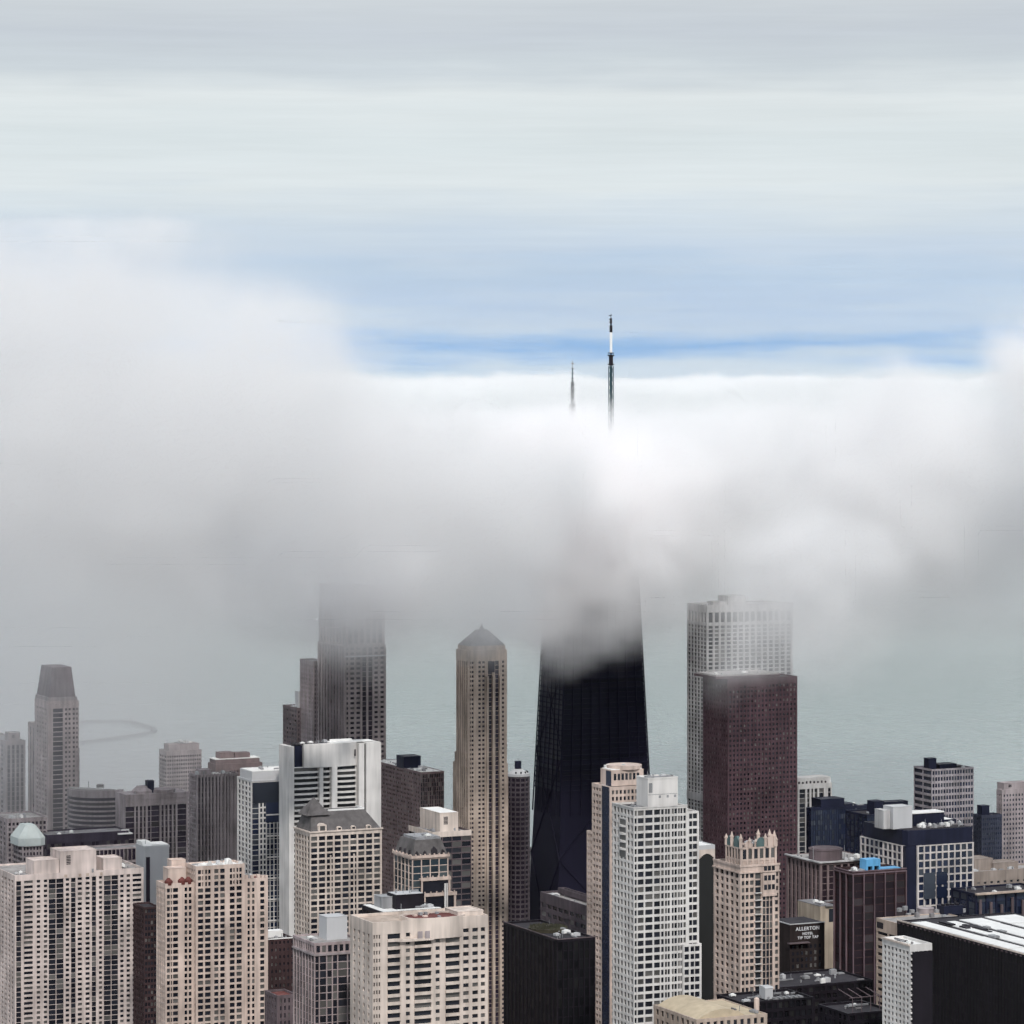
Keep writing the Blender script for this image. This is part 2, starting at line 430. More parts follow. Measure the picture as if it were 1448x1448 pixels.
hr.prism([(0.35, .35), (S - .1, .35), (S - .1, W - .1), (.35, W - .1)], zt + .02, zq, [(b.uu(446), i), (b.uu(521), i), (b.uu(521), W - 5), (b.uu(446), W - 5)])
b.part('hip_roof', hr, M_SLATE)
m = MB(); m.box(b.uu(470), b.uu(521), i + .1, i + .7, zq, zq + .8).box(b.uu(520), b.uu(521), i + .7, W - 5, zq, zq + .8); b.part('ridge_rail', m, M_WROOF)
p = MB(); ua, ub = b.uu(437), b.uu(470); p.cone([(ua, 3), (ub, 3), (ub, 3 + ub - ua), (ua, 3 + ub - ua)], zq - 1.5, ((ua + ub) / 2, 3 + (ub - ua) / 2, b.zz(1127, 5, 9))); b.part('pyramid_roof', p, M_SLATE)
for px, w, h in ((456, 2.3, 3.8), (480, 1.3, 1.8), (500, 1.3, 1.8), (521.5, 1.3, 1.8)):
    u = b.uu(px); d = MB(); d.box(u - w, u + w, -.1, 2.8, zt + .7, zt + .7 + h * .75)
    d.prism([(u - w, -.12), (u + w, -.12), (u + w, 2.8), (u - w, 2.8)], zt + .7 + h * .75, zt + .7 + h, [(u - w * .4, -.1), (u + w * .4, -.1), (u + w * .4, 2.8), (u - w * .4, 2.8)])
    o = b.part('dormer', d, M_CREAM)
    g = MB(); g.box(u - w * .6, u + w * .6, -.18, -.06, zt + .9, zt + .7 + h * .68); g.build('dormer_window', G_DARK, o)
b.finish(M_CREAM)

# ---- flat office block in front of it
b = Building('flat_roof_office', 'narrow dark glass tower with pale ribs and white box on flat roof, bottom edge', 'office tower', 414, 444.5, 513, 1334, 1350)
W, S, zt = b.W, b.S, b.z
it = [('p', 446)]
for x in (451, 461.5, 469.5, 477, 491, 498, 504.5, 510.5): it += [('g', x - .0), ('p', x + 1.4)]
b.mass(0, S, 0, W, zt - 4.6, S=b.pxcols(444.5, it[:-1] + [('p', 513)]), W=rep(W, 7, .74, 'g'), fh=2.9, rd=.5, cap=.5)
b.mass(0.02, S - .02, .02, W - .02, zt, S=rep(S - .04, 8, .66, 'O', a=.02), W=rep(W - .04, 9, .6, 'O', a=.02), fh=3.2, z0=zt - 4.55, cap=1.1, parapet=.7, roof=M_GRAVEL, rd=.45)
m = MB(); m.box(-.4, S + .3, -.4, .1, zt - 4.9, zt - 4.2).box(-.4, .1, .1, W, zt - 4.9, zt - 4.2); b.part('string_course', m, M_MAUVE)
b.block('plant_box', M_PALE, b.uu(462, 9), b.uu(491, 9), 9, 17, zt - .8, b.zz(1299, 4, 9), vents=False)
b.clutter(b.uu(478), S - 2, 9, W - 2, zt - .7, 7); b.clutter(2, b.uu(466), 3, W - 3, zt - .7, 4, 1.2)
b.finish(stone('pinkish_panel', (0.38, 0.31, 0.31)))

# ---- glass and white tower
b = Building('glass_front_tower', 'white-framed tower with blue-black glass front left of the white balcony tower', 'office tower', 335, 356, 411, 1104, 2010)
W, S, zt = b.W, b.S, b.z
it = [('d', 357), ('g', 366), ('p', 368), ('o', 371), ('p', 373), ('o', 376), ('p', 377.5), ('g', 381.5), ('p', 382.5), ('g', 387), ('p', 388), ('g', 392), ('p', 393), ('g', 397), ('p', 399), ('o', 403), ('p', 405), ('o', 408.5), ('p', 411)]
b.mass(0, S, 0, W, zt, S=b.pxcols(356, it), W=rep(W, 4, .62, 'o'), fh=3.0, wh=.7, rd=.5, cap=1.2)
m = MB(); m.box(b.uu(357), b.uu(406), -.15, .06, b.zz(1135, 10), zt - 1.3).box(b.uu(376), b.uu(397), -.15, .06, b.zz(1163, 10), b.zz(1135, 10)); b.part('glass_screen', m, G_BLUE)
m = MB()
for k in range(9):
    z = zt - 20.5 - k * 12.2
    m.box(b.uu(376.5), S, -.28, .1, z, z + .8)
b.pieces('band_course', m, M_WHITE)
m = MB(); m.box(.05, S - .2, -.3, W * .8, zt, b.zz(1090, 10)); m.box(-.25, S, -.5, W * .85, zt - .5, zt + .25); b.part('screen_wall', m, M_PALE)
b.part('roof_membrane', MB().box(.5, S - .8, .3, W * .75, b.zz(1090, 10), b.zz(1090, 10) + .3), M_WROOF)
b.clutter(1, S - 3, 1, W * .7, b.zz(1090, 10) + .3, 5, 1.5)
b.finish(M_WHITE, G_BLUE)

# ---- brown horizontal-banded slab with dark east... south end
b = Building('brown_slab', 'brown slab with dense window bands and dark roof box, left of the buff tower', 'office building', 528, 594.5, 628, 1092, 2200)
W, S, zt = b.W, b.S, b.z
b.mass(0, S, 0, W, zt, S=rep(S, 13, .74, 'g'), W=rep(W, 34, .66, 'o'), fh=2.75, wh=.5, rd=.35, cap=1.4, roof=M_WROOF, parapet=.3)
b.block('plant_room', M_NAVY, b.uu(571, 26), b.uu(595, 26), 26, 38, zt - .4, b.zz(1070, 6, 26), vents=False)
b.clutter(1, S - 1.5, 3, 24, zt - .3, 7, 1.8); b.clutter(1, S - 1.5, 44, W - 4, zt - .3, 7, 1.5)
b.finish(M_BROWNB, G_DARK, single=False)

# ---- tall buff tower with pyramid crown
b = Building('pyramid_crown_tower', 'tall slender buff tower with a grey pyramid roof fading into the cloud', 'skyscraper', 645, 662, 717, 920, 2177)
W, S, zt = b.W, b.S, b.z
it = [('p', 664.5), ('o', 666), ('p', 667), ('o', 669.8), ('p', 676.5), ('o', 680), ('p', 682), ('o', 685.5), ('p', 690), ('g', 695.8), ('p', 700), ('g', 705.5), ('p', 708.5), ('q', 710), ('o', 713), ('p', 717)]
b.mass(0, S, 0, W, zt, S=b.pxcols(662, it), W=rep(W, 5, .5, 'g'), fh=2.85, wh=.5, rd=.6, cap=7, parapet=1.5, roof=M_LEAD)
m = MB(); m.box(.02, S, -.9, -.02, zt - 15, zt - 12.8).box(b.uu(688), b.uu(708), -.9, -.04, 0, zt - 19)
m2 = MB(); 
for a, c in ((687.3, 690.3), (696.2, 699.6), (705.9, 708.6)): m2.box(b.uu(a), b.uu(c), -1.0, .1, 0, zt - 16.5)
b.pieces('pilaster', m2, M_PARK)
m = MB(); m.box(b.uu(690.3), b.uu(699), -.55, .02, zt - 14, zt - 7.2); b.part('crown_window', m, G_MAUVE)
zs = b.zz(1066, 10); zs2 = b.zz(1081, 10)
b.mass(S + .02, b.uu(719), 1, W, zs2, W=None, S=None, roof=M_LEAD)
b.mass(b.uu(719) + .02, b.uu(720.5), 2, W, zs2 - 9, roof=M_LEAD)
b.mass(.5, S * .4, W + .02, b.vv(641.8), zs, W=rep(b.vv(641.8) - W, 1, .5, 'g', a=W), fh=2.85, roof=M_LEAD, rd=.4)
b.mass(.8, S * .4, b.vv(641.8) + .02, b.vv(638.8), zs2, W=rep(b.vv(638.8) - b.vv(641.8), 1, .5, 'g', a=b.vv(641.8)), fh=2.85, roof=M_LEAD, rd=.4)
py = MB(); i0 = .9; ztip = b.zz(890, 12, 12)
zc = zt + 2.6
m = MB(); m.box(.8, S - .8, .8, W - .8, zt - 1.4, zc); b.part('crown_base', m, M_PARK)
c0 = (S / 2, W / 2)
py.prism([(i0, i0), (S - i0, i0), (S - i0, W - i0), (i0, W - i0)], zc, ztip, [(c0[0] - 3, c0[1] - 3), (c0[0] + 3, c0[1] - 3), (c0[0] + 3, c0[1] + 3), (c0[0] - 3, c0[1] + 3)])
b.part('pyramid_roof', py, M_LEAD)
b.part('lantern', MB().cone([(c0[0] - 1.2, c0[1] - 1.2), (c0[0] + 1.2, c0[1] - 1.2), (c0[0] + 1.2, c0[1] + 1.2), (c0[0] - 1.2, c0[1] + 1.2)], ztip, (c0[0], c0[1], ztip + 4)), M_LEAD)
b.finish(M_PARK, G_MAUVE)

# ---- lower-centre tower with conical cap
b = Building('round_tower', 'dark round tower with a pale conical cap between the buff tower and the black skyscraper', 'apartment tower', 722, 724, 754, 1099, 2300)
zt = b.z; r = 7.6; cx_, cy_ = b.uu(738), 6.0
m = MB(); m.cyl(cx_, cy_, r - .5, 0, zt, 28)
nf = int((zt - b.zlow) / 3.2)
for k in range(nf): m.cyl(cx_, cy_, r - .1, zt - k * 3.2 - 1.2, zt - k * 3.2, 28)
for i in range(14):
    a = math.pi * (i / 14 * 2); x, y = cx_ + (r - .25) * math.cos(a), cy_ + (r - .25) * math.sin(a)
    m.box(x - .35, x + .35, y - .35, y + .35, b.zlow, zt - .2)
b.part('wall', m, stone('dark_mauve_concrete', (0.09, 0.075, 0.085)))
g = MB(); g.cyl(cx_, cy_, r - .4, b.zlow, zt - .3, 28); b.part('glazing', g, G_MAUVE)
c = MB(); c.cyl(cx_, cy_, r + .3, zt, zt + .5, 28).cyl(cx_, cy_, r, zt + .5, zt + 1.6, 28).cyl(cx_, cy_, r - .2, zt + 1.6, b.zz(1087, cx_, cy_), 28, 2.4); b.part('cone_roof', c, M_PALE)
c = MB(); c.cyl(cx_, cy_, 2.2, b.zz(1087.5, cx_, cy_), b.zz(1076, cx_, cy_), 14); b.part('chimney', c, M_NAVY)
c = MB()
for i in range(5):
    a = math.pi * (1.15 + .7 * i / 4 + .14); c.cyl(cx_ + (r - 1.3) * math.cos(a), cy_ + (r - 1.3) * math.sin(a), .55, zt + 1.5, zt + 3.2, 8)
b.part('vent', c, M_TAR)
b.finish(M_MAUVE)

# ---- the tapering black skyscraper with two masts
D = 2450; hx = wx(837, D)
root = link('tapered_skyscraper', None); root.location = (hx, D, 0); root.rotation_euler = (0, 0, TH)
root['label'] = 'huge tapering black skyscraper with twin antenna masts rising above the cloud'; root['category'] = 'skyscraper'
HT = 344.0
def half(z): k = z / HT; return (40.4 + (24.4 - 40.4) * k, 25.2 + (15.2 - 25.2) * k)
m = MB(); a0, b0 = half(0); a1, b1 = half(HT)
def rect(a, c): return [(-a, -c), (a, -c), (a, c), (-a, c)]
m.prism(rect(a0 - .5, b0 - .5), 0, HT, rect(a1 - .5, b1 - .5)); m.build('wall', M_HANC, root)
gz = MB(); sp = MB(); nfl = 98; fh = HT / nfl
for k in range(36, nfl):
    z = k * fh; a, c = half(z); a2, c2 = half(z + 1.1)
    sp.prism(rect(a, c), z, z + 1.1, rect(a2, c2))
    a, c = half(z + 1.1); a2, c2 = half(z + fh)
    gz.prism(rect(a - .35, c - .35), z + 1.12, z + fh - .02, rect(a2 - .35, c2 - .35))
sp.build('spandrel', M_HANC, root); gz.build('glazing', glass('smoked_glass', (0.007, 0.007, 0.016), (0.014, .013, .024), .1, .3, .22), root)
cl = MB()
def P(side, t, z, o=.25):
    a, c = half(z)
    return (-a + 2 * a * t, -c - o, z) if side == 'S' else (-a - o, -c + 2 * c * t, z)
for side, n in (('S', 9), ('W', 6)):
    for i in range(n + 1): cl.bar(P(side, i / n, 110), P(side, i / n, HT), .9 if i in (0, n) else .55)
cl.build('column', M_HANC, root, kind='stuff')
br = []
lev = [0, 80, 152, 216, 272, 320]
for side in 'SW':
    for i in range(5):
        for t in (0, 1):
            q = MB(); q.bar(P(side, t, lev[i], -.3), P(side, 1 - t, lev[i + 1], -.3), .75); q.build('brace', M_HANC, root)
q = MB(); a, c = half(HT); q.prism(rect(a + .2, c + .2), HT - 1.2, HT + 1, rect(a + .2, c + .2)); q.prism(rect(a - 5, c - 4), HT + 1, HT + 8); q.build('roof', M_HANC, root)
def lattice(parent, x, z0, z1, w, mat, name, step=3.0, core=.0):
    m = MB(); h = w / 2
    for sx in (-h, h):
        for sy in (-h, h): m.bar((x + sx, sy, z0), (x + sx, sy, z1), .34)
    z = z0; k = 0
    while z < z1 - .5:
        ze = min(z + step, z1)
        s_ = 1 if k % 2 else -1
        for sy in (-h, h): m.bar((x - h * s_, sy, z), (x + h * s_, sy, ze), .26); m.bar((x - h, sy, ze), (x + h, sy, ze), .26)
        for sx in (-h, h): m.bar((x + sx, -h * s_, z), (x + sx, h * s_, ze), .26)
        z = ze; k += 1
    if core: m.cyl(x, 0, core, z0, z1, 8)
    return m.build(name, mat, parent)
# east mast (the taller), west mast
d_e = D + 13.6 / CE * SE; ue = 13.3 / CE; xe = (wx(864, D + 6) - hx) / CE
def zE(py): return wz(py, D + 6)
def zW(py): return wz(py, D - 6)
mast = MB().cyl(xe, 0, .5, HT + 8, zE(452), 8).build('mast', M_MASTTEAL, root, label='east mast, the taller of the two, with a white middle')
lattice(mast, xe, HT + 8, zE(518), 2.6, M_MASTTEAL, 'lattice', 3.0, .55)
q = MB(); q.cyl(xe, 0, 1.45, zE(517), zE(502), 14).cyl(xe, 0, 2.4, zE(516), zE(514.5), 14).cyl(xe, 0, 2.4, zE(503.5), zE(501.5), 14).cyl(xe, 0, 2.0, zE(500), zE(498.6), 14); q.build('drum_antenna', M_BLACK, mast)
q = MB(); q.cyl(xe, 0, .95, zE(498.5), zE(470), 12); q.build('white_pole', M_MASTW, mast)
q = MB(); q.cyl(xe, 0, 1.05, zE(469.9), zE(460), 10).cyl(xe, 0, .8, zE(458), zE(450), 8).cyl(xe, 0, .25, zE(460), zE(444), 6)
for py in (447, 452, 456): q.box(xe - 1.7, xe + .6, -.2, .2, zE(py), zE(py) + .5)
q.build('top_antenna', M_BLACK, mast)
xw = (wx(809.5, D - 6) - hx) / CE
mast = MB().cyl(xw, 0, .35, HT + 8, zW(520), 8).build('mast', M_MASTTEAL, root, label='west mast, shorter and thinner')
lattice(mast, xw, HT + 8, zW(572), 3.0, M_BLACK, 'lattice', 2.6, .6)
lattice(mast, xw, zW(572), zW(540), 1.6, M_STEEL, 'upper_lattice', 2.4, .3)
q = MB(); q.cyl(xw, 0, .22, zW(540), zW(510), 6)
for py in (515, 522, 529, 536, 545, 555, 563): q.box(xw - 1.1, xw + 1.1, -.25, .25, zW(py), zW(py) + .8)
q.build('top_antenna', M_STEEL, mast)
# ---- marble grid tower (behind) and brown granite tower (in front of it)
b = Building('grid_tower', 'pale grey tower with square window grid, its upper right half lost in cloud', 'skyscraper', 971.5, 999.5, 1121, 856, 2380)
W, S, zt = b.W, b.S, b.z
sc = rep(S, 14, .68); wc = rep(W, 6, .66)
b.mass(0, S, 0, W, zt - 13.5, S=sc, W=wc, fh=2.78, wh=.72, rd=.7, cap=.5)
b.mass(.03, S - .03, .03, W - .03, zt - 4.4, S=rep(S - .06, 14, .68, 'O', a=.03), W=rep(W - .06, 6, .62, 'O', a=.03), fh=8.4, rd=.9, cap=.6, z0=zt - 13.45)
b.mass(.05, S, .05, W, zt, z0=zt - 4.38, cap=2.5, parapet=.5)
b.block('plant_room', M_GREY, b.uu(1031), b.uu(1056), 1.2, 16, zt - .6, b.zz(844, 24), vents=False, lip=.6)
b.block('roof_house', M_GREY, b.uu(1011), b.uu(1030), 2.5, 12, zt - .6, b.zz(851, 15), vents=False)
b.clutter(2, b.uu(1010), 1, 8, zt - .5, 4, 1.5)
m = MB(); m.box(-.3, S, -.3, W + .1, b.zz(1135, 0), b.zz(1124, 0)); b.part('plant_floor_band', m, M_GREY)
b.finish(M_GREY)

b = Building('granite_tower', 'dark red-brown granite tower with small square windows, in front of the pale grid tower', 'skyscraper', 994, 1029, 1127.5, 960, 2150)
W, S, zt = b.W, b.S, b.z
b.mass(0, S, 0, W, zt, S=rep(S, 19, .52), W=rep(W, 12, .45), fh=3.0, wh=.5, rd=.5, cap=4.5, roof=M_TAR)
ua, ub = b.uu(1012, 2), b.uu(1103, 2)
m = MB(); m.box(ua, ub, 2, W - 2, zt, b.zz(955.5, 15)); b.part('attic', m, M_BROWN)
m = MB(); m.box(ua + .5, ub - .5, 2.4, W - 3, b.zz(955.5, 15), b.zz(954, 15) + .3); b.part('roof_deck', m, M_GRAVEL)
b.clutter(ua + 2, ub - 2, 4, 12, b.zz(954, 15) + .3, 4, 1.2)
m = MB()
for px0, px1, py0, py1 in ((1028.5, 1052, 972, 964), (1056, 1084, 972, 966)):
    m.box(b.uu(px0), b.uu(px1), -.15, .02, b.zz(py0, 10), b.zz(py1, 10))
b.pieces('louvre', m, M_BROWN)
b.finish(M_BROWN)

# ---- white grid tower, centre
b = Building('white_grid_tower', 'white concrete tower with regular window grid and white rooftop box, centre foreground', 'apartment tower', 866, 896.5, 988.5, 1143, 1350)
W, S, zt = b.W, b.S, b.z
b.W = W
um = b.uu(972)
it = [('o', 900.6), ('p', 902), ('o', 910.5), ('p', 912.5), ('o', 923), ('p', 925), ('o', 933.5), ('p', 935), ('o', 938.8), ('p', 940.5), ('o', 943.5), ('p', 944.3), ('o', 947.5), ('p', 950), ('o', 953), ('p', 953.8), ('o', 957.5), ('p', 959), ('o', 961.6), ('p', 962.3), ('o', 965.2), ('p', 966.5), ('o', 970), ('p', 972)]
cw = [('p', 0.0, 1.2), ('o', 1.2, 3.4)]
y = 3.4
wb0, wb1 = W * .26, W * .72
cols = [('p', .6, 1.4), ('o', 1.4, 3.1), ('p', 3.1, wb0 + .4)]
n = 4; st = (wb1 - wb0 - .4) / 2
nW = 6
wcols = rep(W, nW, .66, 'o')
b.mass(0, um, 0, W, zt, S=b.pxcols(896.5, [('p', 897.5)] + it), W=wcols, fh=2.96, wh=.68, rd=.55, cap=1.0, parapet=.8)
b.mass(um + .02, S, .25, W * .8, b.zz(1147, S), S=b.pxcols(972, [('p', 974.5), ('o', 979.3), ('q', 980), ('o', 986), ('p', 988.5)], .25), fh=2.96, wh=.68, rd=.55, cap=.8)
b.mass(b.uu(966.5, -1.2), b.uu(992, -1.2), -1.2, 6, b.zz(1338, 10), S=b.pxcols(966.5, [('p', 968), ('o', 974.5), ('p', 976.5), ('o', 982), ('q', 983), ('o', 989.5), ('p', 992)], -1.2), fh=2.96, wh=.68, rd=.5, cap=.9)
# arched recess high on the west flank: dark niche, bowed balcony slabs, arch stones
zA, zB = b.zz(1212, 0, W * .45), zt - 5.2
a, c = W * .34, W * .66
m = MB(); m.box(-.09, .02, a + .2, c - .2, zA, zB); b.part('niche_glass', m, G_DARK)
for k in range(int((zB - zA) / 2.96)):
    z = zB - 2.96 * (k + 1); nn = 10
    poly = [(-.12 - .95 * math.sin(math.pi * i / nn), c - .1 - (c - a - .2) * i / nn) for i in range(nn + 1)]
    m = MB(); m.prism([(-.05, c - .1)] + poly[1:-1] + [(-.05, a + .1)], z, z + .75); b.part('balcony', m, M_WHITE)
m = MB(); m.box(-.25, .03, a - .55, a + .2, zA - 1, zB + .6).box(-.25, .03, c - .2, c + .55, zA - 1, zB + .6).box(-.25, .03, a + .2, c - .2, zB, zB + .6); b.part('niche_frame', m, M_WHITE)
m = MB(); m.box(-.3, um, -.3, .04, zt - .1, zt + .3).box(-.3, .04, .04, W, zt - .1, zt + .3); b.part('parapet_coping', m, M_WHITE)
m = MB(); m.box(.6, um - .6, .6, W - .6, zt - .86, zt - .7); b.part('roof_surface', m, M_TAR)
zp = b.zz(1102, 9, 4)
ua, uc = b.uu(916, 4), b.uu(958.5, 4); vv = b.vv(900, ua)
b.block('plant_box', M_WHITE, ua, uc, 4, max(vv, 12), zt - .8, zp, vents=False, lip=.5)
m = MB()
for px in (933, 944, 954.5): m.box(b.uu(px, 4) - .45, b.uu(px, 4) + .45, 3.9, 3.99, b.zz(1129, 9, 4), b.zz(1125.5, 9, 4))
m.box(b.uu(917.5, 4), b.uu(922.5, 4), 3.9, 3.99, b.zz(1121, 9, 4), b.zz(1107.5, 9, 4)); m.box(ua + .1, uc - .1, 3.94, 3.99, b.zz(1124.2, 9, 4), b.zz(1123.6, 9, 4)); b.part('louvre', m, M_STEEL)
b.clutter(ua + 1, uc - 1, 5, 11, zp + .1, 7, 1.3)
b.clutter(1, ua - 1, 2, W - 2, zt - .7, 4, 1.2); b.clutter(uc + .5, um - .8, 3, W - 3, zt - .7, 3, 1.2)
b.finish(M_WHITE)

# ---- stepped salmon tower behind it
b = Building('stepped_tower', 'salmon stepped tower with a dark vertical glass strip, behind the white grid tower', 'apartment tower', 829, 863, 915, 1113, 1560)
W, S, zt = b.W, b.S, b.z
cols = rep(W, 8, .6, 'h')
b.mass(0, S, 0, b.vv(837), zt, S=rep(S, 9, .6), W=[(t if i not in (2, 3, 4) else 'g', a, c) for i, (t, a, c) in enumerate(rep(b.vv(837), 6, .66, 'h'))], fh=2.9, wh=.6, rd=.5, cap=1.6, roof=M_WROOF)
b.mass(.4, S * .8, b.vv(837) + .02, b.vv(828.5), b.zz(1175, 0, b.vv(832)), W=rep(b.vv(828.5) - b.vv(837), 3, .62, 'h', a=b.vv(837)), fh=2.9, rd=.5, cap=1.2, roof=M_GRAVEL)
zc = b.zz(1088, 4, 6)
m = MB(); ua = 1.5; m.box(ua, S - .5, 2.5, b.vv(845), zt, zc); b.part('crown', m, M_SALMON)
m = MB(); n = 14; cx_ = S * .62; 
m.cyl(cx_, 9, 8.0, zc, zc + 1.6, 24); b.part('crown_drum', m, M_SALMON)
m = MB(); m.box(ua + .6, S - 1.2, 3, b.vv(846), zc, zc + .35); b.part('crown_roof', m, M_WROOF)
m = MB()
for k in range(7):
    u = 3 + k * (S - 5) / 7; m.box(u, u + 1.2, 2.38, 2.52, zc - 4.5, zc - 1.6)
b.pieces('window', m, G_DARK)
m = MB(); v1 = b.vv(851.5); v2 = b.vv(861.5); m.box(-.12, .0, v2, v1, b.zlow, zt - .2); b.part('glass_strip', m, G_BLUE)
m = MB(); m.box(ua - .1, ua, v2 + 1, v1 - 1, zt + .1, zc - .4); b.part('glass_strip', m, G_BLUE)
b.clutter(3, S - 3, 4, 14, zc + .3, 4, 1.6)
b.finish(M_SALMON)

# ---- low stepped office between the skyscraper and the stepped tower
b = Building('stepped_office', 'low dark office with two stepped grey bands left of the salmon stepped tower', 'office building', 764, 846, 872, 1286, 1640)
W, S, zt = b.W, b.S, b.z
b.mass(0, S, 0, W, zt, S=rep(S, 4, .7), W=rep(W, 10, .8, 'o'), fh=4.2, wh=.5, rd=.5, cap=5.0, roof=M_GRAVEL)
vt = b.vv(789, 6)
b.mass(6, S, 8, vt, b.zz(1255, 6, vt), W=rep(vt - 8, 9, .8, 'O', a=8), fh=6.5, z0=zt - .5, cap=2.6, roof=M_PINK)
b.clutter(1, 5, 8, W - 6, zt - .8, 6, 1.5)
b.finish(stone('dim_mauve_stone', (0.09, 0.072, 0.082)))

b = Building('roof_garden_block', 'low black block with a planted round roof garden behind the cream drum-topped building', 'office building', 712, 788, 842, 1329, 1480)
W, S, zt = b.W, b.S, b.z
b.mass(0, S, 0, W, zt, S=rep(S, 7, .8, 'g'), W=rep(W, 14, .8, 'g'), fh=4, rd=.4, cap=1.2, roof=M_TAR, parapet=.9)
m = MB(); m.box(-.3, S + .2, -.3, .12, zt, zt + .35).box(-.3, .12, .12, W, zt, zt + .35); b.part('coping', m, M_PINK)
m = MB(); m.cyl(S * .55, W * .55, 8.5, zt - .85, zt + .6, 36); b.part('planter', m, stone('planter_soil', (0.06, 0.052, 0.035), streak=False, var=.5))
m = MB()
for i in range(260):
    a = random.uniform(0, 6.283); r = 8.1 * math.sqrt(random.random()); x, y = S * .55 + r * math.cos(a), W * .55 + r * math.sin(a)
    s_ = random.uniform(.15, .5); h = random.uniform(.3, 1.1)
    m.cone([(x - s_, y - s_), (x + s_, y - s_ * .6), (x + s_ * .7, y + s_), (x - s_, y + s_ * .8)], zt + .6, (x + random.uniform(-.2, .2), y, zt + .6 + h))
b.part('shrubbery', m, stone('dry_shrub', (0.05, 0.048, 0.03), streak=False, var=.5), kind='stuff')
b.clutter(2, S - 2, 2, W * .4, zt - .85, 9, 1.6); b.clutter(S * .5, S - 2, W * .2, W - 2, zt - .85, 6, 2.0)
b.finish(M_BLACK, glass('black_glass', (0.004, 0.004, 0.005), (0.012, .012, .012), .1, .35, .25))

# ---- ornate salmon tower
b = Building('ornate_tower', 'salmon tower with a crown of pale gables and finials in front of the granite tower', 'hotel tower', 1009, 1047, 1102, 1225, 1500)
W, S, zt = b.W, b.S, b.z
it = [('p', 1049), ('o', 1052.7), ('p', 1054.6), ('o', 1058.7), ('p', 1060.6), ('o', 1066), ('p', 1068), ('O', 1076), ('p', 1078.6), ('g', 1083), ('q', 1083.8), ('g', 1088), ('q', 1088.8), ('g', 1092.5), ('p', 1096), ('o', 1100.5), ('p', 1102)]
b.mass(0, S, 0, W, zt, S=b.pxcols(1047, it), W=rep(W, 5, .6), fh=3.05, wh=.62, rd=.6, cap=3.4, roof=M_TAR)
m = MB(); u0, u1 = b.uu(1078), b.uu(1097)
m.box(u0, u1, -.35, .02, b.zz(1264, 12), zt - 3.5); m.box(u0 - .3, u1 + .3, -.6, .02, b.zz(1264, 12) - 1, b.zz(1264, 12)); 
# upper three storeys continue over the curtain bay
b.part('frieze', m, M_SALMON)
g = MB(); 
for k in range(3):
    z = b.zz(1258 - 13 * k, 12)
    for a in (1080, 1085.5, 1091): g.box(b.uu(a), b.uu(a + 4), -.45, -.34, z, z + 2.2)
b.pieces('window', g, G_DARK)
m = MB(); m.box(-.6, S + .4, -.6, .1, zt - 3.2, zt - 2.6).box(-.6, .1, .1, W, zt - 3.2, zt - 2.6).box(-.4, S + .2, -.4, .1, zt - .5, zt + .4).box(-.4, .1, .1, W, zt - .5, zt + .4); b.part('cornice', m, M_SALMON)
zc = b.zz(1197, 8, 3)
cu0, cu1, cv0, cv1 = b.uu(1038, 3), b.uu(1096, 3), 1.5, 15.5
cu0 = max(cu0, 1.0)
b.mass(cu0, cu1, cv0, cv1, zc, S=rep(cu1 - cu0, 6, .66, 'O', a=cu0), W=rep(cv1 - cv0, 5, .6, 'O', a=cv0), fh=5.2, z0=zt - .5, cap=.8, rd=.4, roof=M_TAR)
def gable(u, v, w, h, mat, side):
    m = MB()
    if side == 'S': m.prism([(u - w, v), (u + w, v), (u + w, v + 1.2), (u - w, v + 1.2)], zc, zc + h * .55).prism([(u - w, v), (u + w, v), (u + w, v + 1.2), (u - w, v + 1.2)], zc + h * .55, zc + h, [(u - w * .25, v), (u + w * .25, v), (u + w * .25, v + 1.2), (u - w * .25, v + 1.2)])
    else: m.prism([(u, v - w), (u + 1.2, v - w), (u + 1.2, v + w), (u, v + w)], zc, zc + h * .55).prism([(u, v - w), (u + 1.2, v - w), (u + 1.2, v + w), (u, v + w)], zc + h * .55, zc + h, [(u, v - w * .25), (u + 1.2, v - w * .25), (u + 1.2, v + w * .25), (u, v + w * .25)])
    b.part('gable', m, mat)
gable(cu0 + (cu1 - cu0) * .58, cv0 - .15, 2.5, 3.8, M_GREENCU, 'S'); gable(cu0 + (cu1 - cu0) * .22, cv0 - .15, 1.9, 2.5, M_SALMON, 'S'); gable(cu0 + (cu1 - cu0) * .86, cv0 - .15, 2.0, 5.0, M_SALMON, 'S')
gable(cu0 - .15, cv0 + 4, 2.2, 4.6, M_GREENCU, 'W'); gable(cu0 - .15, cv0 + 10, 2.2, 4.2, M_GREENCU, 'W')
for u, v, h in ((cu0, cv0, 6), (cu0 + 4.3, cv0, 4.2), (cu0 + 8, cv0 + 1, 3.4), (cu1 - 5.6, cv0, 5.6), (cu1 - 3.2, cv0 + .6, 7.2), (cu1 - 1.2, cv0, 6.6), (cu1, cv0 + .8, 4), (cu0, cv1 - 6, 6.2), (cu0, cv1 - 1, 4.6), (cu1 - 3, cv1 - 3, 6)):
    m = MB(); m.cyl(u, v, .75, zc - .2, zc + h * .6, 8).cyl(u, v, .95, zc + h * .6, zc + h * .68, 8).cyl(u, v, .75, zc + h * .68, zc + h, 8, .12); b.part('finial', m, M_SALMON)
for k, (px, py0) in enumerate(((1057, 0), (1068, 0))):
    pass
m = MB()
for k in range(int((zt - 12 - b.zlow) / 3.05)):
    z = zt - 12 - k * 3.05; m.box(b.uu(1066.5), b.uu(1076), -1.1, -.02, z, z + .28)
b.part('balcony', m, M_WHITE, kind='stuff')
